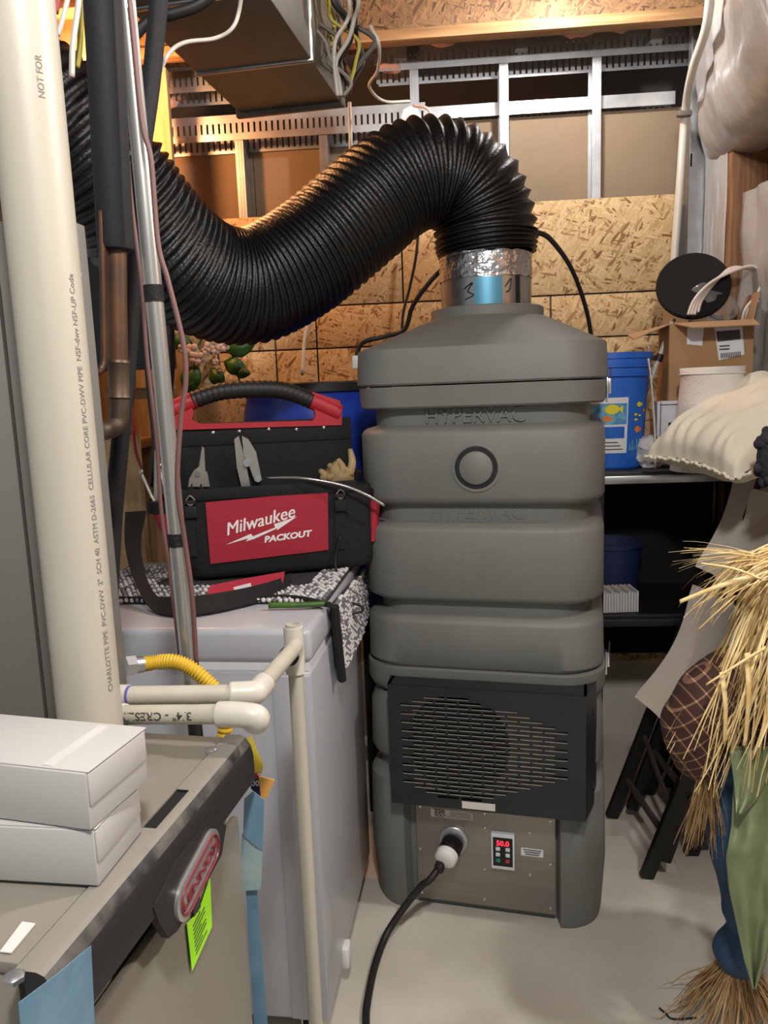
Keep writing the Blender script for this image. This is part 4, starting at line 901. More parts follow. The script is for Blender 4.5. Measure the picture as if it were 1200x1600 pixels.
cable('sleeved_line', [PY(252, -40, 1.5), PY(236, 130, 1.5), PY(219, 260, 1.48), PY(210, 420, 1.46), PY(196, 600, 1.44), PY(176, 830, 1.42), PY(170, 1000, 1.42)], .0165, 'insul', 'second black sleeved line slanting behind the steel conduit pole', 'pipe', n=16)
# low-voltage wires
W_ = [('wire', [(199, -30, 1.22), (207, 40, 1.22), (222, 190, 1.22), (236, 250, 1.22), (247, 380, 1.22), (263, 440, 1.22), (287, 540, 1.22), (290, 600, 1.22), (283, 650, 1.22), (277, 760, 1.22), (288, 840, 1.23), (300, 930, 1.23), (307, 1040, 1.24)], .0042, 'wire_pink', 'brown thermostat wire hanging along the right of the conduit pole'),
      ('wire', [(199, 240, 1.3), (207, 330, 1.3), (222, 450, 1.3), (230, 560, 1.3), (244, 680, 1.3), (252, 800, 1.3), (266, 900, 1.3), (283, 1040, 1.3)], .0035, 'wire_pink', 'dull brown wire tucked along the left of the conduit pole'),
      ('wire', [(223, 480, 2.2), (231, 600, 2.2), (240, 690, 2.2), (236, 760, 2.2)], .006, 'rubber', 'black cord hanging behind the conduit pole near the wood framing'),
      ('wire', [(212, 400, 2.3), (210, 580, 2.3), (207, 640, 2.3), (211, 700, 2.3), (223, 738, 2.3)], .005, 'wire_red', 'red wire hanging beside the wood framing left of the bag'),
      ('wire', [(268, 480, 2.6), (270, 560, 2.6), (266, 620, 2.6)], .008, 'rubber', 'black cord against the light pine post'),
      ('wire', [(90, 55, 1.3), (98, 30, 1.3), (110, -20, 1.3)], .004, 'wire_white', 'white wire at top edge right beside the big cream pipe'),
      ('wire', [(112, 120, 1.6), (114, 70, 1.6), (122, 10, 1.6), (125, -30, 1.6)], .006, 'wire_white', 'grey-white cable between the cream pipe and foam sleeve at the top'),
      ('wire', [(120, 105, 1.65), (125, 70, 1.65), (127, -20, 1.65)], .006, 'wire_yellow', 'yellow wire at the top beside the black foam sleeve'),
      ('wire', [(86, 20, 1.4), (92, -20, 1.4), (95, -60, 1.4)], .006, 'wire_red', 'red wire at the very top left beside the cream pipe'),
      ('cable', [(250, 112, 1.7), (265, 82, 1.75), (290, 66, 1.8), (335, 60, 1.85), (362, 45, 1.85), (374, 15, 1.85), (380, -40, 1.8)], .0045, 'wire_white', 'white cable looping across the underside of the metal duct'),
      ('cable', [(205, 60, 1.6), (235, 32, 1.6), (270, 22, 1.6), (310, 8, 1.6), (345, -20, 1.6)], .011, 'rubber', 'thick black cable crossing under the duct at the top left')]
for nm, pts, r_, m_, lab in W_: cable(nm, [PY(*q) for q in pts], r_, m_, lab, 'wire')
cl_lab = ['rightmost white cable', 'mustard yellow cable', 'grey cable', 'brown cable', 'thin white cable', 'tan cable', 'bright yellow cable', 'thick dark grey cable', 'leftmost pale cable', 'thickest black cable']
bw = [('#a9a49a', 590, 560, 545, .006), ('#a79a3c', 545, 575, 546, .005), ('#55524c', 560, 590, 552, .007), ('#7d5a3c', 530, 548, 548, .006), ('#b5b0a6', 575, 555, 540, .0055), ('#5f5747', 515, 540, 550, .006), ('#c0a94a', 540, 553, 543, .005), ('#35332f', 585, 580, 556, .008), ('#7d786d', 502, 530, 549, .005), ('#232220', 550, 565, 550, .009)]
for k, (hx, x0, x1, x2, r_) in enumerate(bw):
    x0 -= 30; x1 -= 26; x2 -= 10
    m_ = mat('cable_jacket', hx, .5); z_ = 2.3 + .04 * (k % 4)
    g = G(); g.tube([PY(x0 - 10, -60, z_), PY(x0, 0, z_), PY((x0 + x1) / 2 + random.uniform(-22, 18), 30, z_ + .03), PY(x1 + random.uniform(-10, 22), 62, z_ + .03), PY(x1 + random.uniform(-12, 16), 96, z_ + .02), PY(x2 + random.uniform(-8, 12), 128, z_), PY(x2 - 2, 150, z_)], r_, 8, 8)
    tag(g.build('cable', m_, ang=180), cl_lab[k] + ' in the tangle hanging right of the metal duct', 'cable', 'cables tangled beside the duct')
cable('cable', [PY(578, 40, 2.5), PY(592, 70, 2.5), PY(590, 110, 2.6), PY(577, 135, 2.7), PY(600, 158, 2.9), PY(640, 158, 3.2)], .005, 'wire_white', 'white cable curving from the bundle to the wall junction box', 'cable')
cable('cable', [PY(646, 165, 3.25), PY(668, 170, 3.2), PY(676, 190, 3.2), PY(680, 215, 3.15)], .006, 'wire_white', 'short white cable leaving the junction box to the right', 'cable')
p = PY(642, 182, 3.33); g = G(); g.cyl(p + Vector((0, .03, 0)), p, .04, n=8); jb = g.build('junction_box', M['white_obj']); tag(jb, 'small pale round junction box on the metal stud above the flexible duct', 'junction box')
# yellow gas connector
gn = PY(205, 1040, 1.18)
gc = thing('gas_connector', 'yellow corrugated gas connector with steel nut beside the freezer', 'gas line', loc=gn)
N0, N1 = PY(194, 1041, 1.17), PY(222, 1038, 1.19)
g = G(); g.cyl(N0, N0 + (N1 - N0) * .55, .0165, n=6); g.cyl(N0 + (N1 - N0) * .5, N1, .0135, n=16); g.build('nut', M['galv'], gc)
yp_ = [N1, PY(245, 1035, 1.2), PY(272, 1034, 1.2), PY(298, 1044, 1.2), PY(325, 1066, 1.2), PY(346, 1092, 1.2), PY(352, 1130, 1.2), PY(345, 1190, 1.2), PY(335, 1260, 1.2)]
g = G(); g.tube(yp_, lambda u, i: .0112 + (.0016 if i % 4 < 2 else -.0010), 16, 26); g.build('corrugated_tube', M['yellow'], gc, ang=180)
g = G(); yt = [PY(*q, 1.06) for q in ((386, 1155), (392, 1150), (410, 1200), (408, 1212), (388, 1210))]
g.prism([(q.x, q.z) for q in yt], lambda u, v, t: Vector((u, 1.06 + t + .01 * math.sin(u * 60), v)), -.001, .001); yo = g.build('yellow_tag', M['yellow_tag']); tag(yo, 'folded yellow warning tag hanging under the drain pipe elbow', 'tag')
pk = thing('torn_packet', 'small torn packet in orange and navy above the blue tape strip', 'packet', loc=PY(402, 1228, 1.06))
g = G(); yt = [PY(*q, 1.05) for q in ((404, 1213), (429, 1219), (417, 1246), (408, 1250))]; g.loft([[q for q in yt], [q + Vector((0, .002, 0)) for q in yt]]); g.build('orange_corner', M['orange_tag'], pk)
g = G(); yt = [PY(*q, 1.055) for q in ((391, 1212), (406, 1212), (410, 1240), (408, 1250), (392, 1232))]; g.loft([[q for q in yt], [q + Vector((0, .002, 0)) for q in yt]]); g.build('printed_side', M['navy'], pk)
g = G(); yt = [PY(*q, 1.054) for q in ((391, 1210), (402, 1208), (402, 1217), (391, 1218))]; g.loft([[q for q in yt], [q + Vector((0, .002, 0)) for q in yt]]); g.build('red_band', M['red_plastic'], pk)
q = PY(399, 1224, 1.053); text('packet_lettering', '00', .012, M['white_ink'], pk, lambda u, v, t: q + Vector((u, -.001 - t, v)), .0003)
def tape(name, pts, y, m, label, wob=.006):
    q = [PY(px, py, y) for px, py in pts]; g = G(); c = sum(q, Vector()) / len(q); vs = []
    fr0 = [a + Vector((0, wob * nz(a, 40), 0)) for a in q]; g.loft([fr0, [a + Vector((0, .0015, 0)) for a in fr0]]); o = g.build(name, M[m]); tag(o, label, 'tape')
tape('tape_strip', ((381, 1250), (395, 1237), (412, 1252), (410, 1330), (398, 1322), (380, 1305)), 1.03, 'bluetape', 'crumpled blue tape strip hanging at the furnace back corner')
tape('tape_strip', ((378, 1302), (398, 1322), (410, 1330), (408, 1388), (382, 1393), (373, 1385)), 1.032, 'tealtape', 'pale greenish lower end of the hanging tape strip')
tape('tape_strip', ((384, 1392), (402, 1390), (418, 1600), (424, 1800), (400, 1800), (396, 1600)), 1.04, 'bluetape', 'long dull blue tape tail running down along the furnace edge')
# ---------------------------------------------------------------- shelf rack on the right
SH = Frame(.70, 2.72, 0, 4.5)
zs = PY(985, 747, 2.72).z
sr = thing('shelf_rack', 'black-topped metal shelf rack against the board wall on the right', 'shelf', SH)
SX0, SX1 = 0.06, .66
zt_ = PZ(960, 735, 1.0).z
g = G(); g.box(((SX0 + SX1) / 2, .475, (zs + .45) / 2), (SX1 - SX0, .006, zs - .45)); g.build('added_dark_back', M['blackhole'], sr, SH)  # added black sheet, its colour stands for the deep shade under the shelf
g = G(); g.box((SX1 - .004, .24, (zs + .45) / 2), (.006, .46, zs - .45)); g.build('added_dark_side', M['blackhole'], sr, SH)  # added as well, keeps the space below the top board dark
ZL2 = PY(965, 957, 2.745).z
for k, z in enumerate((zs, ZL2 - .024)):
    g = G(); g.box(((SX0 + SX1) / 2, .24, z + .012), (SX1 - SX0, .46, .022), .002); sh = g.build('shelf_board', M['black'], sr, SH)
    g = G(); g.box(((SX0 + SX1) / 2, .004, z - .004), (SX1 - SX0, .02, .028), .002); g.build('front_rail', M['silver'] if k == 0 else M['black'], sr, SH)
for x in (SX0 + .015, SX1 - .015):
    for y in (.02, .46): g = G(); g.box((x, y, zs / 2), (.03, .03, zs), .002); g.build('post', M['insul'], sr, SH)
zsh = zs + .0235
ZS = zsh
# blue bucket with its fish label
BK = Frame(.868, 2.935, ZS, 0)
bk = thing('bucket', 'blue plastic bucket with a fish label on the shelf behind the blower', 'bucket', BK)
hb = PY(985, 552, 2.93).z - ZS
r0, r1 = .122, .145
rr = lambda z: r0 + (r1 - r0) * z / hb
g = G(); g.lathe([(0, .004), (r0 - .004, 0), (r0, .006), (rr(hb * .79), hb * .79), (r1 + .008, hb * .80), (r1 + .008, hb * .815), (r1 + .001, hb * .82), (r1 + .001, hb * .87), (r1 + .010, hb * .875), (r1 + .010, hb * .89), (r1 + .002, hb * .895), (r1 + .002, hb * .945), (r1 + .009, hb * .95), (r1 + .009, hb), (r1 - .002, hb), (r0 - .004, .02), (0, .02)], 56, caps=(False, False)); g.build('pail', M['bucket'], bk, BK, ang=30)
def bpatch(name, a0, a1, z0, z1, m, par, d=.0012, n=10):
    g = G(); g.grid(lambda u, v: Vector(((rr(hb * (z0 + (z1 - z0) * v)) + d) * math.cos(R(a0 + (a1 - a0) * u)), (rr(hb * (z0 + (z1 - z0) * v)) + d) * math.sin(R(a0 + (a1 - a0) * u)), hb * (z0 + (z1 - z0) * v))), n, 4); o = g.build(name, m, par, BK, norm=False); return o
lb = bpatch('label', 215, 283, .14, .62, M['label_w'], bk)
bpatch('label_picture', 217, 281, .39, .57, M['sea'], lb, .0022); bpatch('label_badge', 245, 278, .27, .37, M['bucket'], lb, .0022)
for k in range(3): bpatch('label_line', 248, 276 - 4 * k, .17 + .03 * k, .178 + .03 * k, M['ink'], lb, .0022)
def fish(a, z, s, m, d=.0022):
    g = G(); z *= hb; f = lambda u, v: Vector(((rr(z + v) + d) * math.cos(R(a) + u / .14), (rr(z + v) + d) * math.sin(R(a) + u / .14), z + v))
    pts = [(s * math.cos(t), s * .7 * math.sin(t)) for t in [2 * math.pi * k / 14 for k in range(14)]]
    g.loft([[f(u, v) for u, v in pts], [f(u, v) * 1 + Vector((0, -.0006, 0)) for u, v in pts]]); tl = [(s * .8, 0), (s * 1.5, s * .55), (s * 1.5, -s * .55)]
    g.loft([[f(u, v) for u, v in tl], [f(u, v) + Vector((0, -.0006, 0)) for u, v in tl]]); g.build('printed_fish', m, lb, BK)
fish(258, .52, .026, M['fish_y'], .0034); fish(250, .44, .016, M['fish_o'], .0034); fish(304, .555, .013, M['fish_y']); fish(297, .47, .007, M['fish_y']); fish(306, .46, .006, M['fish_y']); fish(298, .425, .007, M['fish_y']); fish(303, .34, .017, M['fish_o']); fish(318, .50, .01, M['fish_o'])
for k in range(7): bpatch('printed_coral', 287 + 5 * k, 290 + 5 * k, .16, .20 + .07 * random.random(), M['sea'], lb, .002, 2)
g = G(); g.tube([Vector((r1 * math.cos(R(a)), (r1 + .012) * math.sin(R(a)), hb * .80 - .16 * math.sin(R((a - 180) * 1.0)) * -1)) for a in (360, 340, 320)], .0022, 6); g.build('bail', M['white_obj'], bk, BK)
# clutter between bucket and carton
p = PY(1012, 690, 2.86); g = G(); g.sph((p.x + .01, 2.85, ZS + .06), (.12, .12, .12), u=26, v=18)
for v in g.bm.verts: v.co += Vector((nz(v.co, 26), nz(v.co, 26, 3), nz(v.co, 26, 8))) * .03
tag(g.build('plastic_bag', mat('bag_white', '#cfcdca', .35, bump=.5, bs=40), ang=180), 'crumpled white plastic bag beside the blue bucket on the shelf', 'bag')
p = PY(1012, 655, 2.95); g = G(); g.sph((p.x, 2.98, p.z), (.09, .08, .07), u=18, v=12)
for v in g.bm.verts: v.co += Vector((nz(v.co, 30), nz(v.co, 30, 3), nz(v.co, 30, 8))) * .025
g.box((p.x, 2.98, (ZS + p.z) / 2 + .003), (.05, .05, p.z - ZS - .006)); tag(g.build('paper_wrap', M['cardboard_in'], ang=180), 'crumpled brown paper behind the white plastic bag on the shelf', 'paper')
a, b = PY(1027, 636, 2.87), PY(1062, 690, 2.87)
SB = Frame(a.x, 2.87, ZS, 12); hb2 = a.z - ZS + .02
sb_ = thing('small_carton', 'small white printed carton with an oval hole behind the pillow', 'box', SB)
g = G(); g.box((.075, .06, hb2 / 2), (.15, .12, hb2), .002); g.build('carton_body', mat('printed_white', '#c4c6cc', .5), sb_, SB)
q = SB.hit(1052, 663, 1, 0); g = G(); g.box((q.x, -.001, q.z), (.034, .002, .014), .0008); g.build('hand_hole', M['blackhole'], sb_, SB)
g = G(); g.box((.012, -.001, hb2 / 2), (.003, .002, hb2 - .01)); g.box((.075, -.001, hb2 - .012), (.13, .002, .003)); g.build('print_line', M['ink'], sb_, SB)
for k in range(4): g = G(); g.box((-.0012, .03 + .02 * k, hb2 * .6), (.002, .006, .03)); g.build('print_line', M['ink'], sb_, SB)
p0 = PY(1035, 545, 3.05); p1 = PY(1016, 596, 3.05)
pk_ = thing('thin_pole', 'white telescopic pole with a black clamp leaning behind the cardboard box', 'pole', loc=(p1.x, p1.y, ZS))
dv = (p1 - p0).normalized(); pe = p1 + dv * ((p1.z - ZS - .01) / -dv.z)
g = G(); g.cyl(p0 - dv * .12, p1, .0095, n=14); g.build('upper_tube', M['pvcw'], pk_); g = G(); g.cyl(p1, pe, .007, n=14); g.build('lower_tube', M['chrome'], pk_)
q = PY(1030, 559, 3.05); g = G(); g.cyl(q - dv * .014, q + dv * .014, .014, n=16); g.box(q + Vector((-.02, 0, 0)), (.03, .014, .02), .003); g.build('clamp', M['black'], pk_)
cable('thin_rod', [PY(1013, 560, 2.8), PY(1018, 600, 2.8), PY(1023, 670, 2.8), PY(1024, 735, 2.78)], .0035, 'wire_white', 'thin white rod standing right beside the blue bucket', 'rod')
# open cardboard box
a = PY(1049, 596, 2.88)
CB = Frame(a.x, 2.90, PY(1100, 618, 2.9).z - .02, 12)
bw_ = .285; bd_ = .28; bz1 = PY(1070, 505, 2.9).z - CB.loc.z
cb = thing('cardboard_box', 'open brown cardboard box with raised flaps and shipping label on the shelf', 'box', CB)
g = G()
for c, d in (((bw_ / 2, 0, bz1 / 2), (bw_, .005, bz1)), ((bw_ / 2, bd_, bz1 / 2), (bw_, .005, bz1)), ((0, bd_ / 2, bz1 / 2), (.005, bd_, bz1)), ((bw_, bd_ / 2, bz1 / 2), (.005, bd_, bz1)), ((bw_ / 2, bd_ / 2, .003), (bw_, bd_, .005))): g.box(c, d)
g.build('box_walls', M['cardboard'], cb, CB)
def flap(p, name='flap'):
    g = G(); n = (p[1] - p[0]).cross(p[2] - p[0]).normalized() * .002; g.loft([[q - n for q in p], [q + n for q in p]]); g.build(name, M['cardboard_in'], cb, CB)
h0, h1 = Vector((0, 0, bz1)), Vector((bw_, 0, bz1))
f0, f1 = CB.hit(1083, 512, 1, -.12), CB.hit(1187, 507, 1, -.12)
flap([h0 + Vector((.01, 0, 0)), h1, f1, f0])
flap([Vector((0, .01, bz1)), Vector((0, bd_, bz1)), Vector((-.13, bd_ - .05, bz1 - .02)), Vector((-.13, .0, bz1 - .05))])
flap([Vector((bw_, .01, bz1)), Vector((bw_, bd_, bz1)), Vector((bw_ + .02, bd_, bz1 + .1)), Vector((bw_ + .02, .02, bz1 + .1))])
flap([Vector((.01, bd_, bz1)), Vector((bw_ - .01, bd_, bz1)), Vector((bw_ - .02, bd_ + .04, bz1 + .13)), Vector((.02, bd_ + .04, bz1 + .13))])
def cbq(pts, m, name, par=None, d=.0035):
    q = [CB.hit(x, y, 1, -d) for x, y in pts]; g = G(); g.loft([q, [v - Vector((0, .0008, 0)) for v in q]]); return g.build(name, m, par or cb, CB)
sl_ = cbq(((1116, 512), (1160, 510), (1163, 554), (1123, 563)), M['label_w'], 'shipping_label')
cbq(((1119, 518), (1156, 515), (1157, 530), (1121, 534)), M['barcode'], 'print_block', sl_, .0055)
for k in range(12): x = 1126 + 2.7 * k; cbq(((x, 552 - .25 * k), (x + 1.5, 552 - .25 * k), (x + 1.8, 560 - .25 * k), (x + .3, 560 - .25 * k)), M['barcode'], 'barcode_bar', sl_, .0055)
for k in range(2): cbq(((1124, 540 + 5 * k), (1140, 539 + 5 * k), (1140, 541 + 5 * k), (1124, 542 + 5 * k)), M['ink'], 'print_line', sl_, .0055)
cbq(((1074, 512), (1100, 512), (1097, 540), (1073, 538)), M['label_w'], 'white_label')
# stand under the box: a white carton with a grey lampshade on it
p = PY(1045, 610, 2.9)
g = G(); zb_ = CB.loc.z - .003; g.box((CB.loc.x + .14, 3.02, (ZS + zb_) / 2), (.24, .24, zb_ - ZS), .004); tag(g.build('storage_carton', M['white_obj']), 'plain white carton under the open cardboard box', 'box')
LS = Frame(PY(1130, 605, 2.60).x, 2.60, 0, 0); lz0, lz1 = PY(1108, 640, 2.60).z, PY(1115, 573, 2.60).z
LSF = Frame(LS.loc.x, 2.60, ZS, 0)
ls = thing('lamp_shade', 'tapered white textured shade on the shelf in front of the cardboard box', 'lampshade', LSF)
ra, rb = .098, .104
hs_ = lz1 - ZS
MT = Matrix.Rotation(R(8), 3, 'Y')
g = G(); g.lathe([(.132, 0.0), (.120, hs_ * .35), (.108, hs_ * .7), (.102, hs_ * .92), (.106, hs_), (.101, hs_), (.097, hs_ * .9), (.127, .0)], 48, (0, .09, 0), None, (False, False)); g.build('shade', M['shade'], ls, LSF, ang=180)
g = G(); g.tube([Vector((.1055 * math.cos(2 * math.pi * k / 24), .09 + .1055 * math.sin(2 * math.pi * k / 24), hs_ * .94)) for k in range(25)], .003, 6, 2); g.build('rim_piping', M['shade'], ls, LSF)
# black disc, clear bag and white tubing in the box
c = PY(1083, 447, 3.0); nvec = Vector((-.25, -.9, .35)).normalized(); MD = nvec.to_track_quat('Z', 'Y').to_matrix()
g = G(); g.lathe([(0, -.012), (.128, -.012), (.134, -.004), (.134, .006), (.128, .012), (.112, .008), (0, .004)], 56, c, MD, (False, False)); tag(g.build('round_disc', M['blackhole'], ang=35), 'large black round disc sticking out of the cardboard box', 'disc')
for k in range(4):
    o = .012 * k; pts = [PY(1075 + 5 * k, 492, 2.92 + o), PY(1085 + 4 * k, 468, 2.92 + o), PY(1110 + 3 * k, 442 - k, 2.93 + o), PY(1145, 424 - 2 * k, 2.94 + o), PY(1176 + 3 * k, 416 + 3 * k, 2.95 + o), PY(1190 + 2.5 * k, 432 + 2 * k, 2.95 + o), PY(1184 + 4 * k, 458, 2.95 + o), PY(1164 + 5 * k, 484, 2.94 + o), PY(1158 + 5 * k, 512, 2.96 + o)]
    g = G(); g.tube(pts, .0055, 10, 10); tag(g.build('tubing_coil', mat('white_tube', '#d8cdc4', .35), ang=180), 'turn of white tubing arching out of the cardboard box', 'tubing', 'coil of white tubing in the box')
g = G(); p = PY(1120, 470, 2.95); g.sph((p.x, 3.0, p.z - .02), (.22, .08, .18), u=28, v=18)
for v in g.bm.verts: v.co += Vector((nz(v.co, 16), nz(v.co, 16, 3), nz(v.co, 16, 8))) * .03
tag(g.build('clear_bag', M['clear'], ang=180), 'clear plastic bag bunched inside the open cardboard box', 'bag')
# lower shelf things
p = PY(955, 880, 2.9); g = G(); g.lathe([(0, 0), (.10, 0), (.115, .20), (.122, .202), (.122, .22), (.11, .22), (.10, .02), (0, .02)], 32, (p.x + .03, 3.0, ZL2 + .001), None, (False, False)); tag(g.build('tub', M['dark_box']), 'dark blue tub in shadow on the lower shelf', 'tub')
for k in range(26):
    g = G(); x = .775 + .0052 * k; h_ = .075 + .004 * math.sin(k * 2.1); g.box((x + .02, 2.80, ZL2 + h_ / 2), (.0036, .11, h_), 0); tag(g.build('booklet', M['card_white']), 'thin white booklet standing in a row on the lower shelf', 'booklet', 'booklets on the lower shelf') if k % 2 == 0 else g.build('booklet', M['label_w'])
    if k % 2: tag(bpy.data.objects[max((o.name for o in C.objects if o.name.startswith('booklet')), key=lambda n: (len(n), n))], 'thin white booklet standing in a row on the lower shelf', 'booklet', 'booklets on the lower shelf')
# blue drum
DR = Frame(PY(497, 600, 2.98).x - .005, 3.0, 0, 0)
zd = PY(497, 596, 2.65).z; hd = .90
st_ = thing('drum_stand', 'low dark stand under the blue drum', 'stand', Frame(DR.loc.x, 3.0, 0, 4))
SF = Frame(DR.loc.x, 3.0, 0, 4)
for k in range(5): g = G(); g.box((-.2 + .1 * k, 0, zd - hd - .02), (.095, .5, .036), .002); g.build('board', M['insul'], st_, SF)
for x in (-.2, .2):
    for y in (-.2, .2): g = G(); g.box((x, y, (zd - hd - .04) / 2), (.08, .08, zd - hd - .04), .002); g.build('leg', M['insul'], st_, SF)
DF_ = Frame(DR.loc.x, 3.0, zd - hd, 0)
dr = thing('drum', 'large blue plastic drum with a black lid behind the tool bag', 'drum', DF_)
g = G(); g.lathe([(0, 0), (.262, 0), (.277, .015), (.283, .10), (.286, .28), (.278, .295), (.278, .31), (.286, .325), (.286, .60), (.278, .615), (.278, .63), (.286, .645), (.284, .80), (.272, .845), (.277, .86), (.277, .872), (0, .872)], 56, caps=(False, False)); g.build('shell', M['barrel'], dr, DF_, ang=35)
g = G(); g.lathe([(.281, .862), (.288, .866), (.288, .895), (.281, .90), (.262, .90), (.255, .89), (0, .886)], 56, caps=(False, False)); g.build('lid', M['lid_black'], dr, DF_, ang=35)
# plant hung on the board wall
pp = PY(335, 560, 3.25)
pt = thing('flowering_plant', 'artificial plant with pale drooping flowers and green leaves under the black duct', 'plant', loc=pp)
g = G(); wl_ = PY(330, 520, 3.38)
for (x0, y0), (x1, y1) in (((318, 520), (292, 600)), ((322, 520), (345, 580)), ((330, 515), (365, 560)), ((325, 515), (300, 555)), ((335, 520), (340, 570)), ((345, 520), (375, 600))):
    g.tube([PY(x0, y0, 3.36), PY((x0 + x1) / 2 + 4, (y0 + y1) / 2 - 8, 3.27), PY(x1, y1, 3.24)], .004, 6)
g.build('stem', M['stem'], pt, ang=180)
def leafm(px, py, s, rot, y=3.22, m='leaf'):
    c = PY(px, py, y); g = G(); ca, sa = math.cos(R(rot)), math.sin(R(rot))
    def f(u, v):
        l = u * s; wd2 = s * .36 * math.sin(math.pi * min(1, u * .96 + .04)) ** .8 * (v - .5) * 2
        return c + Vector((l * ca - wd2 * sa, -.025 * math.sin(u * 3) + abs(v - .5) * .03, l * sa + wd2 * ca))
    g.grid(f, 8, 6); g.build('leaf', M[m], pt, solid=.0015, ang=180, norm=False)
for q in ((352, 545, .12, 5), (345, 530, .10, 40), (350, 565, .10, -25), (305, 570, .12, -110), (330, 575, .09, -60), (300, 540, .1, 160), (310, 590, .08, -140), (365, 580, .07, -10)): leafm(*q)
def flower(px, py, s, y=3.2):
    c = PY(px, py, y); g = G()
    for k in range(5):
        a = k * 1.257 + px; g.sph(c + Vector((math.cos(a) * s * .5, .006 * (k % 2), math.sin(a) * s * .5)), (s * .85, s * .35, s * .85), Matrix.Rotation(a, 3, 'Y'), 10, 7)
    g.build('blossom', M['petal'], pt, ang=180)
for q in ((300, 548, .035), (296, 560, .03), (310, 560, .03), (328, 535, .03), (337, 545, .026), (350, 540, .026), (322, 548, .022), (337, 565, .016), (342, 577, .016), (285, 545, .024)): flower(*q)
# grey electrical box on the left framing
a, b = PY(112, 355, 2.62), PY(262, 575, 2.62)
EB = Frame(a.x, 2.62, b.z, 6); ww, hh_ = b.x - a.x, a.z - b.z
eb = thing('electrical_panel', 'dark grey metal electrical box behind the pipes on the left', 'electrical box', EB)
g = G(); g.box((ww / 2, .06, hh_ / 2), (ww, .11, hh_), .004); g.build('enclosure', M['panelbox'], eb, EB); g = G(); g.box((ww / 2, -.002, hh_ / 2), (ww * .94, .012, hh_ * .95), .003); g.build('cover', M['panelbox'], eb, EB)
# white conduit in the right corner
pts = [PY(1112, -40, 2.72), PY(1104, 40, 2.8), PY(1082, 110, 3.0), PY(1070, 180, 3.2), PY(1062, 290, 3.2), PY(1052, 420, 3.2), PY(1044, 530, 3.2), PY(1040, 620, 3.2), PY(1036, 740, 3.2)]
g = G(); g.tube(pts, .0155, 14, 10); cd = g.build('pvc_conduit', M['pvcw'], ang=180); tag(cd, 'white plastic conduit running down the right corner of the wall', 'conduit')
q = PY(1069, 178, 3.18); g = G(); g.box(q, (.055, .03, .02), .004); g.build('strap', M['galv_dull'], cd, None)
# pillow
A, B = PY(1010, 712, 2.60), PY(1150, 748, 2.24)
A2, B2 = PY(1203, 588, 2.80), PY(1315, 652, 2.40)
pil = thing('pillow', 'cream pillow lying slumped over the folded chairs on the right', 'pillow', loc=(A + B2) / 2)
nn = (A2 - A).cross(B - A).normalized()
if nn.z < 0: nn = -nn
def pp_(u, v, sgn):
    q = A.lerp(B, v).lerp(A2.lerp(B2, v), u)
    e = (max(0, 1 - (2 * u - 1) ** 4) * max(0, 1 - (2 * v - 1) ** 4)) ** .5
    sag = -.03 * (1 - u) * math.sin(math.pi * v)
    inn = .03 * math.sin(math.pi * v) * (1 if u < .5 else -1) * (abs(2 * u - 1) ** 3)
    fold = .006 * math.sin(v * 46 + 3 * nz((u * 3, v * 3, 0), 1)) * math.exp(-((u - .13) / .13) ** 2) if sgn > 0 else 0
    fold += .012 * nz((u * 4, v * 7, 1), 1.2) * e
    return q + (A2 - A).normalized() * inn + nn * (sgn * (.108 if sgn > 0 else .085) * e + fold + sag * (1 - e) * 0)
g = G()
g.grid(lambda u, v: pp_(u, v, 1), 44, 60); g.grid(lambda u, v: pp_(u, v, -1), 30, 30)
g.build('pillow_body', M['cushion'], pil, ang=180)
g = G(); ed = [A.lerp(B, k / 40) + (A2 - A).normalized() * (.03 * math.sin(math.pi * k / 40) - .008 - .002 * math.sin(k * 2.3)) + nn * (.003 * math.sin(k * 1.3)) for k in range(41)]
ed2 = [B.lerp(B2, k / 40) + (B - A).normalized() * (.006 + .002 * math.sin(k * 2.1)) + nn * (.003 * math.sin(k * 1.2)) for k in range(41)]
g.tube(ed, lambda u, i: .0055 + .0015 * math.sin(i * 1.1), 6, 3); g.tube(ed2, lambda u, i: .0055 + .0015 * math.sin(i * 1.1), 6, 3); g.build('seam_ruffle', M['cushion'], pil, ang=180)
g = G(); c = PY(1212, 715, 2.12)
for k in range(60):
    a = random.uniform(0, 6.28); b = random.uniform(-1, 1); q = c + Vector((.05 * math.cos(a) * math.sqrt(1 - b * b), .05 * math.sin(a) * math.sqrt(1 - b * b), .085 * b)); g.sph(q, (.028, .028, .028), u=8, v=6)
g.sph(c, (.1, .1, .16), u=14, v=10); tag(g.build('pompom_throw', M['grey_pom'], ang=180), 'charcoal knobbly throw peeking in at the right edge below the pillow', 'throw')
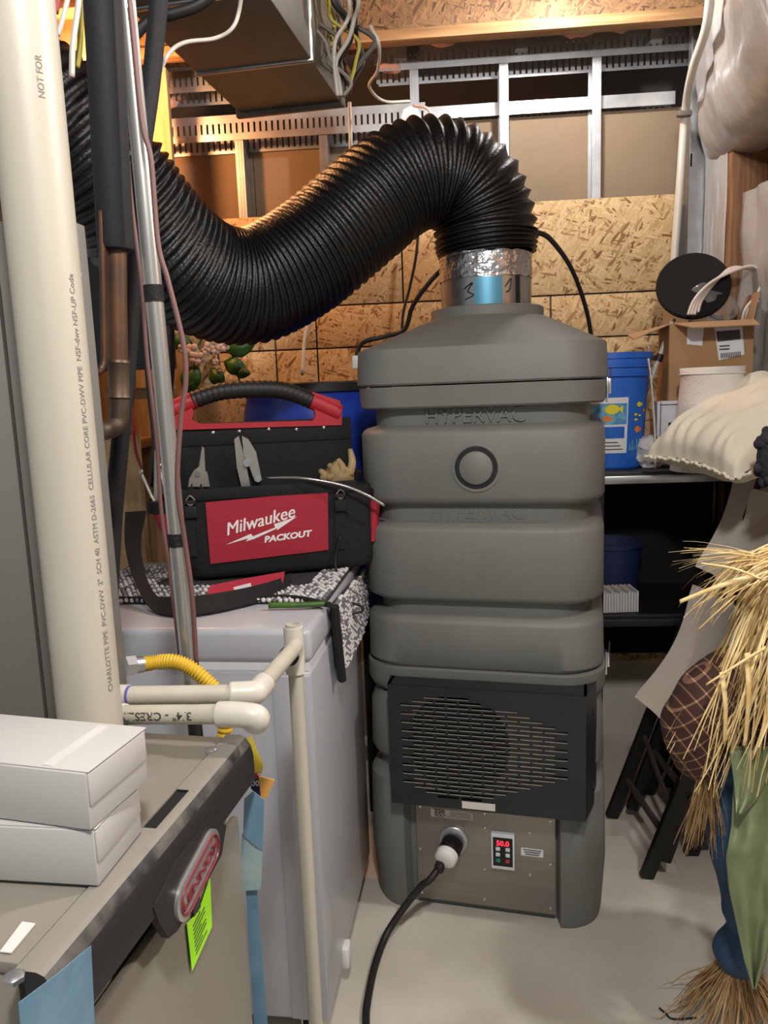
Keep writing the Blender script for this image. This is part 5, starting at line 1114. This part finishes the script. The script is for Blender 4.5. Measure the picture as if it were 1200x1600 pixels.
# ---------------------------------------------------------------- folded chairs leaning
def chair(foot, top, label, wid=.40, near=Vector((.02, -1, 0)), full=True):
    a = (top - foot); ln = a.length; a = a / ln
    wv = near.normalized(); nv = a.cross(wv).normalized()
    if nv.x > 0: nv = -nv                       # faces left
    t = thing('folding_chair', label, 'chair', loc=foot, group='folded chairs leaning together')
    P = lambda s, u, d: foot + wv * (s * wid) + a * u + nv * d
    def bar(s0, u0, d0, s1, u1, d1, wd, th, name, m):
        p0, p1 = P(s0, u0, d0), P(s1, u1, d1); ax_ = (p1 - p0).normalized()
        side = nv.cross(ax_).normalized() if abs(ax_.dot(nv)) < .9 else wv
        sd = ax_.cross(side).normalized(); g = G()
        e = lambda p: [p + side * i * wd / 2 + sd * j * th / 2 for i, j in ((-1, -1), (1, -1), (1, 1), (-1, 1))]
        g.loft([e(p0), e(p1)]); g.build(name, M[m], t, ang=30)
    for s in (0, 1):
        bar(s, 0, 0, s, ln, 0, .022, .042, 'front_leg', 'chairleg'); bar(.06 + .88 * s, .06, -.05, .06 + .88 * s, ln * .62, -.03, .02, .036, 'rear_leg', 'chairleg')
    for u, d in ((.16, 0), (.30, -.045)):
        bar(0, u, d, 1, u, d, .016, .016, 'cross_bar', 'bar_metal')
    bar(.02, .34, 0, .98, .18, -.05, .012, .012, 'brace', 'bar_metal')
    def pad(u0, u1, cur, name, flare):
        g = G(); NU, NV = 14, 10
        def f(x, y, off):
            s = .03 + .94 * y; u = u0 + (u1 - u0) * x
            if x in (0, 1): s = .5 + (s - .5) * .94
            d = .030 + cur * (math.sin(math.pi * x)) * -1 + flare * (1 - x) ** 2 - .03 * math.sin(math.pi * y)
            return P(s, u, d + off)
        g.grid(lambda x, y: f(x, y, .012), NU, NV); g.grid(lambda x, y: f(x, y, -.012), NU, NV)
        bm = g.bm; bm.edges.ensure_lookup_table(); be = [e for e in bm.edges if e.is_boundary]; bmesh.ops.bridge_loops(bm, edges=be)
        g.build(name, M['chairpad'], t, ang=50)
    pad(ln * .335, ln * .655, .03, 'seat', .05); pad(ln * .70, ln * .95, .02, 'backrest', .015)
    return t
F1 = PZ(955, 1276, 0.004); T1 = PY(1175, 712, F1.y)
chair(F1, T1, 'nearest folded black chair with beige seat leaning right of the blower', wid=.36)
chair(PZ(1012, 1250, .004) + Vector((.02, .05, 0)), PY(1200, 735, 2.50), 'second folded black chair leaning behind the beige seat chair', wid=.40)
chair(PZ(1035, 1262, .004) + Vector((.07, .06, 0)), PY(1240, 730, 2.46), 'folded black chair deepest in the leaning stack, beside the scarecrow', wid=.40)
# ---------------------------------------------------------------- scarecrow at the right edge
YS = 1.70
def S(px, py, dy=0.0): return PY(px, py, YS + dy)
sb0 = PZ(1235, 1590, 0.0)
scw = thing('scarecrow', 'standing straw scarecrow in brown plaid shirt and blue trousers at the right edge', 'scarecrow', loc=(S(1235, 1500).x, YS + .02, 0))
def remesh(o, vox=.011, it=6):
    m1 = o.modifiers.new('remesh', 'REMESH'); m1.mode = 'VOXEL'; m1.voxel_size = vox; m1.use_smooth_shade = True
    m2 = o.modifiers.new('smooth', 'SMOOTH'); m2.factor = .5; m2.iterations = it
def vr_(rs, sub=8):
    """radius along a spline given one radius per point"""
    def f(u, i):
        k = min(len(rs) - 2, i // sub); t = i / sub - k; t = t * t * (3 - 2 * t); return rs[k] * (1 - t) + rs[k + 1] * t
    return f
g = G()
tor = [S(1240, 1000, .03), S(1240, 1050, .03), S(1238, 1130, .03), S(1236, 1200, .03), S(1236, 1255, .03)]
g.tube(tor, vr_([.06, .125, .14, .135, .12]), 24, 8)
for sg in (-1, 1):
    X = lambda px: px if sg < 0 else 2 * 1238 - px
    g.tube([S(X(1200), 1045, .03), S(X(1145), 1062, -.01), S(X(1103), 1098, -.03), S(X(1086), 1140, -.03), S(X(1096), 1180, -.03), S(X(1108), 1212, -.03)], vr_([.075, .075, .078, .074, .062, .036]), 20, 8)
for v in g.bm.verts: v.co += Vector((nz(v.co, 14), nz(v.co, 14, 3), nz(v.co, 14, 7))) * .012
shirt = g.build('plaid_shirt', M['plaid'], scw); remesh(shirt)
g = G()
for sg in (-1, 1):
    X = lambda px: px if sg < 0 else 2 * 1238 - px
    g.tube([S(X(1196), 1228, .04), S(X(1160), 1262, .02), S(X(1155), 1310), S(X(1160), 1370), S(X(1160), 1420), S(X(1158), 1444), S(X(1156), 1462), S(X(1152), 1488), S(X(1150), 1512)], vr_([.10, .085, .078, .064, .05, .033, .045, .06, .045]), 22, 8)
for v in g.bm.verts: v.co += Vector((nz(v.co, 16), nz(v.co, 16, 3), nz(v.co, 16, 7))) * .010
pan = g.build('blue_trousers', M['denim'], scw); remesh(pan)
hc_ = S(1238, 925, .0); g = G(); g.sph(hc_, (.232, .20, .225), u=32, v=22)
for v in g.bm.verts: v.co += Vector((nz(v.co, 8), nz(v.co, 8, 3), nz(v.co, 8, 7))) * .008
hd_ = g.build('burlap_head', M['burlap'], scw, ang=180)
for dx in (-.04, .04): g = G(); g.sph(hc_ + Vector((dx, -.093, .02)), (.022, .012, .022), u=12, v=8); g.build('button_eye', M['black'], hd_)
g = G(); g.cyl(hc_ + Vector((0, -.095, -.005)), hc_ + Vector((0, -.105, -.03)), .004, .016, 3); g.build('cloth_nose', M['fish_o'], hd_)
g = G(); g.tube([hc_ + Vector((x, -.09 - .006 * (1 - abs(x) / .05), -.05 + 4 * x * x)) for x in (-.045, -.02, 0, .02, .045)], .003, 6); g.build('stitched_mouth', M['black'], hd_)
class Straw:
    def __init__(s): s.v = []; s.f = []
    def blade(s, p, d, ln, wd, grav=.6, kink=.15, n=7):
        p = Vector(p); d = Vector(d).normalized(); sd = d.cross(Vector((random.uniform(-1, 1), random.uniform(-1, 1), random.uniform(-1, 1)))).normalized(); st = ln / n; o = len(s.v)
        for k in range(n + 1):
            w_ = wd * (1 - .65 * (k / n) ** 2) * .5; s.v += [tuple(p - sd * w_), tuple(p + sd * w_)]
            if k < n: s.f.append((o + 2 * k, o + 2 * k + 1, o + 2 * k + 3, o + 2 * k + 2))
            d = (d + Vector((random.uniform(-kink, kink), random.uniform(-kink, kink), random.uniform(-kink, kink) - grav / n))).normalized(); p = p + d * st
            if p.z < .004: p.z = .004
    def build(s, name, m, parent):
        me = bpy.data.meshes.new(name); me.from_pydata(s.v, [], s.f); me.materials.append(m)
        o = bpy.data.objects.new(name, me); C.objects.link(o); o.parent = parent; o.matrix_parent_inverse = MW[parent.name].inverted(); return o
U_ = random.uniform
st = Straw()
for k in range(230):                                  # crown hair sweeping to both sides
    sg = -1 if k % 3 else 1; a = U_(.2, 1.5); dy = U_(-.10, .06)
    root = hc_ + Vector((sg * .10 * math.cos(a), dy, .105 * math.sin(a)))
    st.blade(root, (sg * U_(.7, 1.0), U_(-.25, .15), U_(-.35, .25)), U_(.09, .19), U_(.002, .006), U_(.7, 1.6), .10)
for k in range(40): st.blade(hc_ + Vector((-.07, U_(-.06, .06), .085)), (-1, U_(-.2, .2), U_(.05, .35)), U_(.12, .20), .0016, U_(.15, .5), .06)
stuff(st.build('straw_hair', M['straw'], scw))
st = Straw()
for k in range(330):                                  # long straw hanging below the chin
    a = U_(-1.9, 1.0); root = hc_ + Vector((.115 * math.sin(a), -.115 * math.cos(a) - .03, U_(-.09, .02)))
    st.blade(root, (.5 * math.sin(a) + U_(-.25, .15), -.25, -1), U_(.14, .40), U_(.002, .0065), U_(.2, .8), .09)
stuff(st.build('straw_collar', M['straw'], scw))
for (x0, y0), (x1, y1), wd in (((1178, 900), (1062, 940), .013), ((1190, 905), (1095, 880), .006), ((1128, 1050), (1132, 1162), .014), ((1168, 1020), (1164, 1165), .016), ((1196, 1012), (1103, 1070), .008), ((1200, 1100), (1178, 1180), .014), ((1150, 930), (1090, 985), .008)):
    a, b = S(x0, y0, -.15), S(x1, y1, -.17); g = G(); ribbon(g, [a, (a + b) / 2 + Vector((0, -.01, .008)), b], lambda u: (Vector((0, .35, 1)) if abs(x0 - x1) > 60 else Vector((1, .35, 0))).normalized() * wd * (1 - .4 * u), .0007); g.build('straw_blade', M['straw'], scw, ang=180)
st = Straw()
for sg in (-1, 1):
    X = lambda px: px if sg < 0 else 2 * 1238 - px
    c = S(X(1106), 1205, -.03)
    for k in range(95): st.blade(c + Vector((U_(-.02, .02), U_(-.02, .02), 0)), (U_(-.32, .2), U_(-.2, .2), -1), U_(.14, .21), U_(.0018, .004), .1, .05)
stuff(st.build('straw_cuffs', M['straw_d'], scw))
st = Straw()
for sg in (-1, 1):
    X = lambda px: px if sg < 0 else 2 * 1238 - px
    c = S(X(1152), 1508)
    for k in range(300): a = U_(0, 6.28); st.blade(c + Vector((.035 * math.cos(a), .035 * math.sin(a), U_(-.02, .01))), (math.cos(a) * U_(.2, 1.1), math.sin(a) * U_(.2, 1.1), -1), U_(.12, .27), U_(.002, .005), .45, .12)
stuff(st.build('straw_feet', M['straw_d'], scw))
# green satin sash
prof = [(1150, 1166, 1224), (1147, 1220, 1226), (1143, 1290, 1226), (1134, 1340, 1224), (1139, 1390, 1216), (1150, 1440, 1210), (1163, 1500, 1196), (1177, 1545, 1181)]
def sash(u, v):
    x = u * (len(prof) - 1); i = min(len(prof) - 2, int(x)); t = x - i; xl, y, xr_ = (prof[i][k] * (1 - t) + prof[i + 1][k] * t for k in range(3))
    return S(xl + (xr_ - xl) * v, y, -.105 - .06 * min(1, u * 2.5) + .010 * math.sin(v * 9 + u * 4) + .006 * nz((u * 8, v * 5, 0), 1))
g = G(); g.grid(sash, 60, 26); sa = g.build('green_sash', M['satin'], scw, ang=180, norm=False, solid=.003)
prof2 = [(1140, 1172, 1200), (1146, 1215, 1200), (1149, 1250, 1182), (1150, 1272, 1160)]
def sash2(u, v):
    x = u * 3; i = min(2, int(x)); t = x - i; xl, y, xr_ = (prof2[i][k] * (1 - t) + prof2[i + 1][k] * t for k in range(3))
    return S(xl + (xr_ - xl) * v, y, -.125 - .055 * u + .008 * math.sin(v * 7 + 1))
g = G(); g.grid(sash2, 20, 12); g.build('sash_fold', M['satin'], scw, ang=180, norm=False, solid=.003)
cable('floor_wire', [PZ(1030, 1575, .004), PZ(1040, 1583, .004), PZ(1052, 1592, .004), PZ(1090, 1590, .004)], .0025, 'rubber', 'thin dark wire lying on the floor at the scarecrow straw feet', 'wire')
